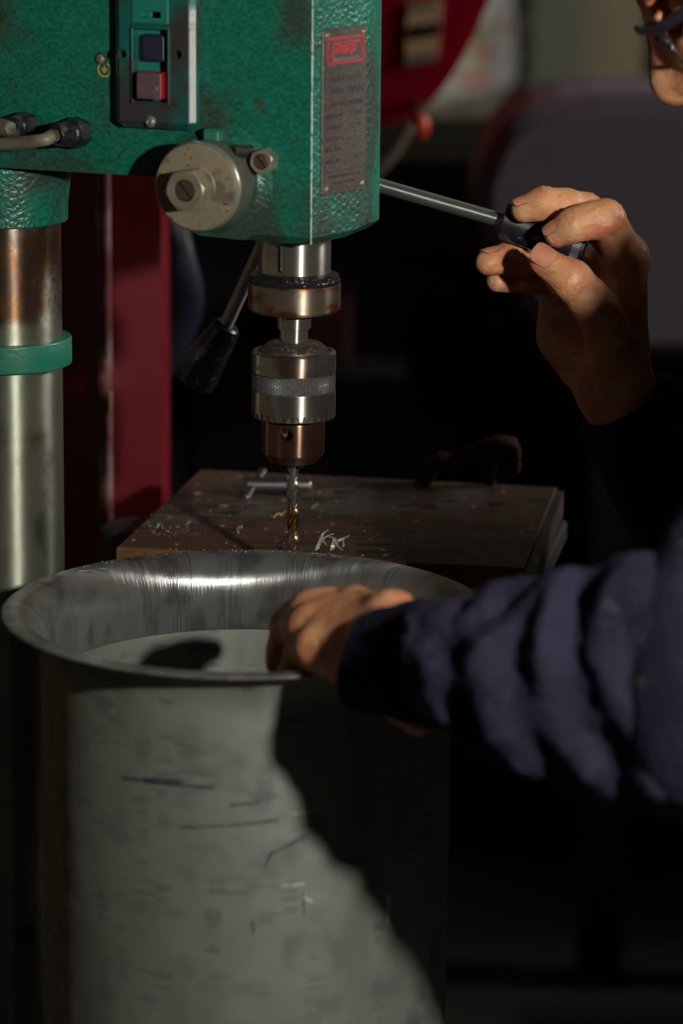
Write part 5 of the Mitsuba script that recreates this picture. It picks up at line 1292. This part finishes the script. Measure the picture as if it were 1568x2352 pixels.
# finger nails
def nail(tip, dip, out_, wid, leng, back_off, name=f'{PS}__fingernail'):
    ax_ = unit(tip[0] - dip[0]); o = unit(out_ - ax_ * (out_ @ ax_)); sd_ = np.cross(ax_, o)
    base = tip[0] + o * (tip[1] * 1.03 + 0.0002) + ax_ * (-back_off)
    nu, nv = 13, 11
    U, V_ = np.meshgrid(np.linspace(-1, 1, nu), np.linspace(-1, 1, nv))
    # squircle outline
    ss = np.where(V_ < 0, np.sqrt(1 - 0.55 * V_ ** 4), np.sqrt(1 - 0.35 * V_ ** 6))
    x = U * wid * ss; y = V_ * leng - 0.12 * leng * U ** 2 * np.sign(V_) * np.abs(V_)
    R_n = tip[1] * 1.05
    z = np.sqrt(np.maximum(R_n ** 2 - x ** 2, 0)) - R_n - 0.10 * np.maximum(V_ , 0) ** 2 * leng
    top = base + x[..., None] * sd_ + y[..., None] * ax_ + (z + 0.00045)[..., None] * o
    bot_ = top - o * 0.0009
    v = np.concatenate([top.reshape(-1, 3), bot_.reshape(-1, 3)])
    i, j = np.meshgrid(np.arange(nv - 1), np.arange(nu - 1), indexing='ij')
    qd = np.stack([i * nu + j, i * nu + j + 1, (i + 1) * nu + j + 1, (i + 1) * nu + j], -1).reshape(-1, 4)
    m = nu * nv
    loop = np.r_[np.arange(nu), np.arange(1, nv) * nu + nu - 1, (nv - 1) * nu + np.arange(nu - 2, -1, -1), np.arange(nv - 2, 0, -1) * nu]
    l2 = np.roll(loop, -1)
    fs = np.vstack([qd, qd[:, ::-1] + m, np.stack([loop, loop + m, l2 + m, l2], 1)])
    k = obj(name, (v, fs), 'm_nail', smooth=45)
    # dirt line round the nail
    ring = top.reshape(-1, 3)[np.r_[loop, loop[0]]] - o * 0.0003
    obj(f'{k}__dirt_line', tube(ring + np.outer(np.linspace(0, 1, len(ring)), ax_) * 1e-6, 0.00018, 6, up=o, caps=False), 'm_grime', smooth=True)
nail(RH['thumb'][3], RH['thumb'][2], unit(np.array([-0.05, -0.75, 0.66])), 0.0060, 0.0062, -0.0010)
nail(RH['index'][3], RH['index'][2], unit(np.array([-0.62, -0.45, 0.75])), 0.0047, 0.0056, 0.0012)
nail(RH['middle'][3], RH['middle'][2], unit(np.array([-0.45, -0.30, 0.85])), 0.0046, 0.0054, 0.0012)
nail(RH['ring'][3], RH['ring'][2], unit(np.array([-0.45, -0.30, 0.75])), 0.0044, 0.0050, 0.0012)
nail(RH['pinky'][3], RH['pinky'][2], unit(np.array([-0.5, -0.45, 0.65])), 0.0038, 0.0042, 0.0012)

# clothes: trunk jacket, right sleeve, trousers (dark), left sleeve with folds, knit cuff
def cloth(name, sel, grow, step, bs, cut=None, wob=0.004):
    def f(P):
        d = trunk_field(P, grow, sel) - wob * (meshkit.fbm(P * 22, 3, 5) - 0.5) * 2
        return d if cut is None else np.maximum(d, cut(P))
    q = np.array([trunk[s][0] for s in sel] + [trunk[s][1] for s in sel])
    m = surface_nets(f, q.min(0) - 0.17, q.max(0) + 0.17, step)
    taubin(m, 4, step)
    obj(f'{PS}__{name}', m, bs, smooth=True)
wr_dir = unit(ELR - WR[0])
cuff_pt = WR[0] + wr_dir * 0.006
cloth('jacket', [1, 2, 3, 4, 5], 0.016, 0.009, 'm_fleece', wob=0.006, cut=lambda P: np.maximum(P @ unit(np.array([-0.3, 0, 0.95])) - NECK @ unit(np.array([-0.3, 0, 0.95])) + 0.012, -(P[:, 2] + 0.20)))
cloth('right_sleeve', [7, 8], 0.013, 0.006, 'm_fleece', cut=lambda P: -((P - cuff_pt) @ wr_dir))
cloth('trousers', [9, 10, 11, 12], 0.022, 0.010, 'm_trousers', cut=lambda P: FLOOR + 0.05 - P[:, 2])
cloth('shoe', [13], 0.010, 0.008, 'm_black', cut=lambda P: FLOOR - P[:, 2], wob=0.0)
cloth('shoe_001', [14], 0.010, 0.008, 'm_black', cut=lambda P: FLOOR - P[:, 2], wob=0.0)

# left sleeve
SL = [(1000, 1520, -0.306, 150), (1060, 1522, -0.314, 168), (1130, 1535, -0.323, 200), (1220, 1565, -0.333, 236), (1330, 1585, -0.343, 254), (1450, 1583, -0.353, 282), (1570, 1578, -0.362, 300), (1720, 1590, -0.370, 312)]
ctl = np.array([np.r_[at(x, y, Y), r * mpp(at(x, y, Y)), x, y, r] for x, y, Y, r in SL])
cs = spline(ctl, 150)
tt = np.gradient(cs[:, :3], axis=0); tt /= np.linalg.norm(tt, axis=1, keepdims=True)
sideV = np.cross(tt, Z); sideV /= np.linalg.norm(sideV, axis=1, keepdims=True)   # points towards the camera side or away
if (sideV[60] @ FW) > 0: sideV = -sideV
upV = np.cross(sideV, tt); upV = np.where(upV[:, 2:3] < 0, -upV, upV)
NS, NPH = 150, 220
phi = np.arange(NPH) * 2 * np.pi / NPH
base_pts = cs[:, None, :3] + cs[:, None, 3:4] * (np.sin(phi)[None, :, None] * upV[:, None] + np.cos(phi)[None, :, None] * sideV[:, None] * 0.85)
def project(P):
    d = P - CAM; dep_ = d @ FW
    return np.stack([784 + FPX * (d @ RI) / dep_, 1176 - FPX * (d @ UP) / dep_], -1)
# fold lines on the sleeve, given by the fold ends along the sleeve (s) and round it (angle)
def sphi(x, y):
    k = np.argmin(np.abs(cs[:, 4] - x) + 0 * y); return k / (NS - 1), math.asin(np.clip((cs[k, 5] - y) / cs[k, 6], -1, 1))
SS, PP = np.meshgrid(np.linspace(0, 1, NS), np.where(phi > np.pi, phi - 2 * np.pi, phi), indexing='ij')
disp = np.zeros_like(SS)
arcr = cs[:, 3].mean(); Ls = np.linalg.norm(np.diff(cs[:, :3], axis=0), axis=1).sum()
def fold(pts, width, amp):
    global disp
    q = np.array([sphi(x, y) for x, y in pts])
    best = np.full(SS.shape, 9.0)
    for (s0_, f0_), (s1_, f1_) in zip(q[:-1], q[1:]):
        a = np.array([s0_ * Ls, f0_ * arcr]); b = np.array([s1_ * Ls, f1_ * arcr]); ba = b - a
        X_ = np.stack([SS * Ls, PP * arcr], -1) - a
        t_ = np.clip((X_ @ ba) / (ba @ ba), 0, 1)
        e = np.linalg.norm(X_ - t_[..., None] * ba, axis=-1); best = np.minimum(best, e)
    disp += 0.80 * amp * np.exp(-(best / (1.25 * width)) ** 2)
for pts, w_, a_ in [([(1085, 1350), (1090, 1400), (1078, 1450)], 0.005, -0.008), ([(1160, 1338), (1135, 1400), (1105, 1470)], 0.006, -0.013),
                    ([(1215, 1370), (1232, 1440), (1262, 1560), (1305, 1690), (1340, 1760)], 0.010, -0.017), ([(1130, 1600), (1160, 1680), (1195, 1760), (1250, 1822)], 0.010, -0.020),
                    ([(1395, 1330), (1398, 1430), (1425, 1540), (1470, 1640)], 0.010, -0.018), ([(1505, 1380), (1530, 1500), (1580, 1600)], 0.009, -0.013),
                    ([(1360, 1560), (1420, 1680), (1500, 1790)], 0.008, -0.010), ([(1100, 1400), (1090, 1480), (1110, 1570)], 0.010, 0.006),
                    ([(1190, 1350), (1180, 1440), (1215, 1580), (1270, 1720)], 0.012, 0.008), ([(1300, 1335), (1310, 1450), (1370, 1600), (1440, 1760)], 0.014, 0.010),
                    ([(1465, 1300), (1470, 1420), (1510, 1560), (1560, 1700)], 0.012, 0.011), ([(1080, 1560), (1110, 1660), (1180, 1780)], 0.008, 0.007)]:
    fold(pts, w_, a_)
disp += 0.011 * (meshkit.fbm(base_pts * 40, 3, 3) - 0.5) + 0.0025 * (meshkit.fbm(base_pts * 130, 2, 8) - 0.5)
# frayed cuff edge
fr_ = 0.010 * (meshkit.fbm(np.stack([np.cos(phi) * 5, np.sin(phi) * 5, phi * 0], -1), 3, 9) - 0.5) + 0.004 * (meshkit.noise(np.stack([np.cos(phi) * 22, np.sin(phi) * 22, phi * 0], -1), 4) - 0.5)
outv = (np.sin(phi)[None, :, None] * upV[:, None] + np.cos(phi)[None, :, None] * sideV[:, None])
edge_w = np.exp(-np.linspace(0, 1, NS) / 0.03)
SP = base_pts + outv * disp[..., None] + tt[:, None] * (edge_w[:, None] * fr_[None])[..., None]
inn = SP[:1] - outv[:1] * 0.003
inn2 = SP[12:13] - outv[12:13] * 0.006
V = np.concatenate([inn2, inn, SP]).reshape(-1, 3); M_ = NS + 2
i, j = np.meshgrid(np.arange(M_ - 1), np.arange(NPH), indexing='ij')
qd = np.stack([i * NPH + j, i * NPH + (j + 1) % NPH, (i + 1) * NPH + (j + 1) % NPH, (i + 1) * NPH + j], -1).reshape(-1, 4)
slm = trimesh.Trimesh(V, np.vstack([qd[:, [0, 1, 2]], qd[:, [0, 2, 3]]]), process=False)
if (slm.face_normals[2000] @ outv[20, 0]) < -2: slm.invert()
obj(f'{PS}__left_sleeve', slm, 'm_fleece', smooth=True)
labels[f'{PS}__left_sleeve'] = {'label': 'navy fleece sleeve with a frayed cuff and lint'}
# knit cuff under the sleeve
KC = [(838, 1512, -0.256, 113), (870, 1515, -0.264, 124), (930, 1520, -0.278, 142), (1000, 1524, -0.293, 148), (1090, 1528, -0.307, 136)]
kc = spline(np.array([np.r_[at(x, y, Y), r * mpp(at(x, y, Y))] for x, y, Y, r in KC]), 60)
kt = np.gradient(kc[:, :3], axis=0); kt /= np.linalg.norm(kt, axis=1, keepdims=True)
ks = np.cross(kt, Z); ks /= np.linalg.norm(ks, axis=1, keepdims=True)
ks = ks * np.sign(-(ks @ FW))[:, None]; ku = np.cross(ks, kt); ku = np.where(ku[:, 2:3] < 0, -ku, ku)
ph2 = np.arange(240) * 2 * np.pi / 240
rib = 0.0006 * np.sin(ph2 * 48) 
lump = 0.006 * (meshkit.fbm(np.stack([np.repeat(np.linspace(0, 3, 60)[:, None], 240, 1), np.cos(ph2)[None] * 1.2 + np.zeros((60, 1)), np.sin(ph2)[None] * 1.2 + np.zeros((60, 1))], -1), 3, 12) - 0.5)
rr2 = kc[:, 3:4] + rib[None] + lump
skew = 0.012 * np.sin(ph2 + 0.3)      # the opening leans
KP = kc[:, None, :3] + rr2[..., None] * (np.sin(ph2)[None, :, None] * ku[:, None] + np.cos(ph2)[None, :, None] * ks[:, None] * 0.76) + kt[:, None] * (np.exp(-np.linspace(0, 1, 60) / 0.15)[:, None] * skew[None])[..., None]
ko = np.sin(ph2)[None, :, None] * ku[:1, None] + np.cos(ph2)[None, :, None] * ks[:1, None]
KV = np.concatenate([KP[8:9] - ko * 0.006, KP[:1] - ko * 0.0035, KP]).reshape(-1, 3)
i, j = np.meshgrid(np.arange(61), np.arange(240), indexing='ij')
qd = np.stack([i * 240 + j, i * 240 + (j + 1) % 240, (i + 1) * 240 + (j + 1) % 240, (i + 1) * 240 + j], -1).reshape(-1, 4)
obj(f'{PS}__knit_cuff', (KV, qd), 'm_knit', smooth=True)
labels[f'{PS}__knit_cuff'] = {'label': 'black inner cuff showing below the fleece sleeve'}
# upper left sleeve from elbow to shoulder (shades the lever hand)
cloth('upper_sleeve', [5], 0.022, 0.008, 'm_fleece', wob=0.010)

STL = thing('stool', 'low black stool under the seated person', 'stool')
obj(f'{STL}__seat', moved(zlathe([(0.15, 0.0), (0.165, -0.012), (0.165, -0.04), (0.15, -0.05)], 48), trimesh.transformations.translation_matrix((0.60, -0.20, -0.285))), 'm_black', smooth=40)
for k_ in range(4):
    b_ = math.radians(45 + 90 * k_)
    obj(f'{STL}__leg', rod((0.60 + 0.15 * math.cos(b_), -0.20 + 0.15 * math.sin(b_), FLOOR), (0.60 + 0.11 * math.cos(b_), -0.20 + 0.11 * math.sin(b_), -0.325), 0.014), 'm_castiron')

# eye, brow
for c_ in (eyeL, eyeR):
    obj(f'{PS}__eye', moved(trimesh.creation.icosphere(3, 0.0118), trimesh.transformations.translation_matrix(c_ - fdir * 0.003)), 'm_eye', smooth=True)
    obj(f'{PS}__eyelid', moved(trimesh.creation.icosphere(3, 0.0130).slice_plane((0, 0, 0.0012), (0, 0, 1)), frame(c_ - fdir * 0.0032, fdir, np.cross(hup, fdir), hup)), 'm_skin', smooth=True)
hairs = []
for k in range(90):
    t_ = rng.random(); s_ = 1 if k % 2 else -1
    b = hd(-0.023 - 0.010 * t_, s_ * (0.010 + 0.032 * t_), 0.052 + 0.006 * math.sin(t_ * 2.6) + rng.normal(0, 0.0015))
    e = b + lat_l * s_ * 0.006 + hup * rng.normal(0.001, 0.001) + fdir * 0.002
    hairs.append(tube(np.array([b, (b + e) / 2 + fdir * 0.0008, e]), np.array([0.0004, 0.0004, 0.0001]), 5))
obj(f'{PS}__eyebrow', cat(*hairs), 'm_hair', smooth=False); labels[f'{PS}__eyebrow'] = {'kind': 'stuff'}; hairs = []
for k in range(40):
    t_ = rng.uniform(-1, 1)
    b = eyeL + fdir * (0.0088 - 0.003 * t_ ** 2) + lat_l * 0.010 * t_ + hup * 0.0005; e = b + fdir * 0.006 - hup * 0.0045 + lat_l * 0.002 * t_
    hairs.append(tube(np.array([b, (b + e) / 2 - hup * 0.0006, e]), np.array([0.00025, 0.0002, 0.0001]), 5))
obj(f'{PS}__eyelashes', cat(*hairs), 'm_hair', smooth=False); labels[f'{PS}__eyelashes'] = {'kind': 'stuff'}
cap_h = surface_nets(lambda P: np.maximum(sd_cone(P, headc[0][0], headc[0][1], 0.084, 0.087), -((P - hd(-0.085, 0, 0.075)) @ unit(-fdir * 0.75 + hup * 0.66))), HC - 0.14, HC + 0.14, 0.005)
obj(f'{PS}__hair', cap_h, 'm_hair', smooth=True)

# glasses
def hd(fw, lt, up_): return nose_tip + fdir * (fw + 0.0015) + lat_l * lt + hup * (up_ - 0.0085)
GL = thing('eyeglasses', 'dark framed eyeglasses with a bright metal lower rim on the face at the top right', 'eyeglasses')
lensc = hd(-0.0245, 0.033, 0.028); lensd = hd(-0.0245, -0.033, 0.028)
for c_ in (lensc, lensd):
    s_ = np.sign((c_ - nose_tip) @ lat_l)
    a = np.linspace(0, 2 * np.pi, 49)
    ring = c_ + np.outer(0.0225 * np.sign(np.cos(a)) * np.abs(np.cos(a)) ** 0.7, unit(lat_l - fdir * 0.12 * s_)) + np.outer(0.0130 * np.sign(np.sin(a)) * np.abs(np.sin(a)) ** 0.8, hup)
    up_half = ring[:25]; lo_half = ring[24:]
    obj(f'{GL}__upper_rim', tube(up_half, 0.0022, 12, up=fdir), 'm_frame', smooth=True)
    obj(f'{GL}__lower_rim', tube(lo_half, 0.0012, 12, up=fdir), 'm_wire', smooth=True)
    v = np.vstack([ring[:-1], c_ + fdir * 0.001]); n_ = len(ring) - 1; j = np.arange(n_)
    obj(f'{GL}__lens', (v, np.stack([j, (j + 1) % n_, j * 0 + n_], 1)), 'm_lens', smooth=True)
obj(f'{GL}__bridge', tube(spline([hd(-0.024, 0.0095, 0.035), hd(-0.0185, 0, 0.038), hd(-0.024, -0.0095, 0.035)], 16), 0.0015, 10, up=hup), 'm_frame', smooth=True)
for s_ in (1, -1):
    
    obj(f'{GL}__end_piece', tube(spline([hd(-0.019, 0.046 * s_, 0.043), hd(-0.022, 0.055 * s_, 0.040), hd(-0.030, 0.0615 * s_, 0.037)], 14), np.linspace(0.0014, 0.0030, 14), 10, up=hup), 'm_frame', smooth=True)
    obj(f'{GL}__temple', tube(spline([hd(-0.029, 0.0615 * s_, 0.037), hd(-0.06, 0.072 * s_, 0.037), hd(-0.12, 0.084 * s_, 0.038), hd(-0.150, 0.086 * s_, 0.020)], 30), 0.0030, 10, up=hup), 'm_frame', smooth=True)
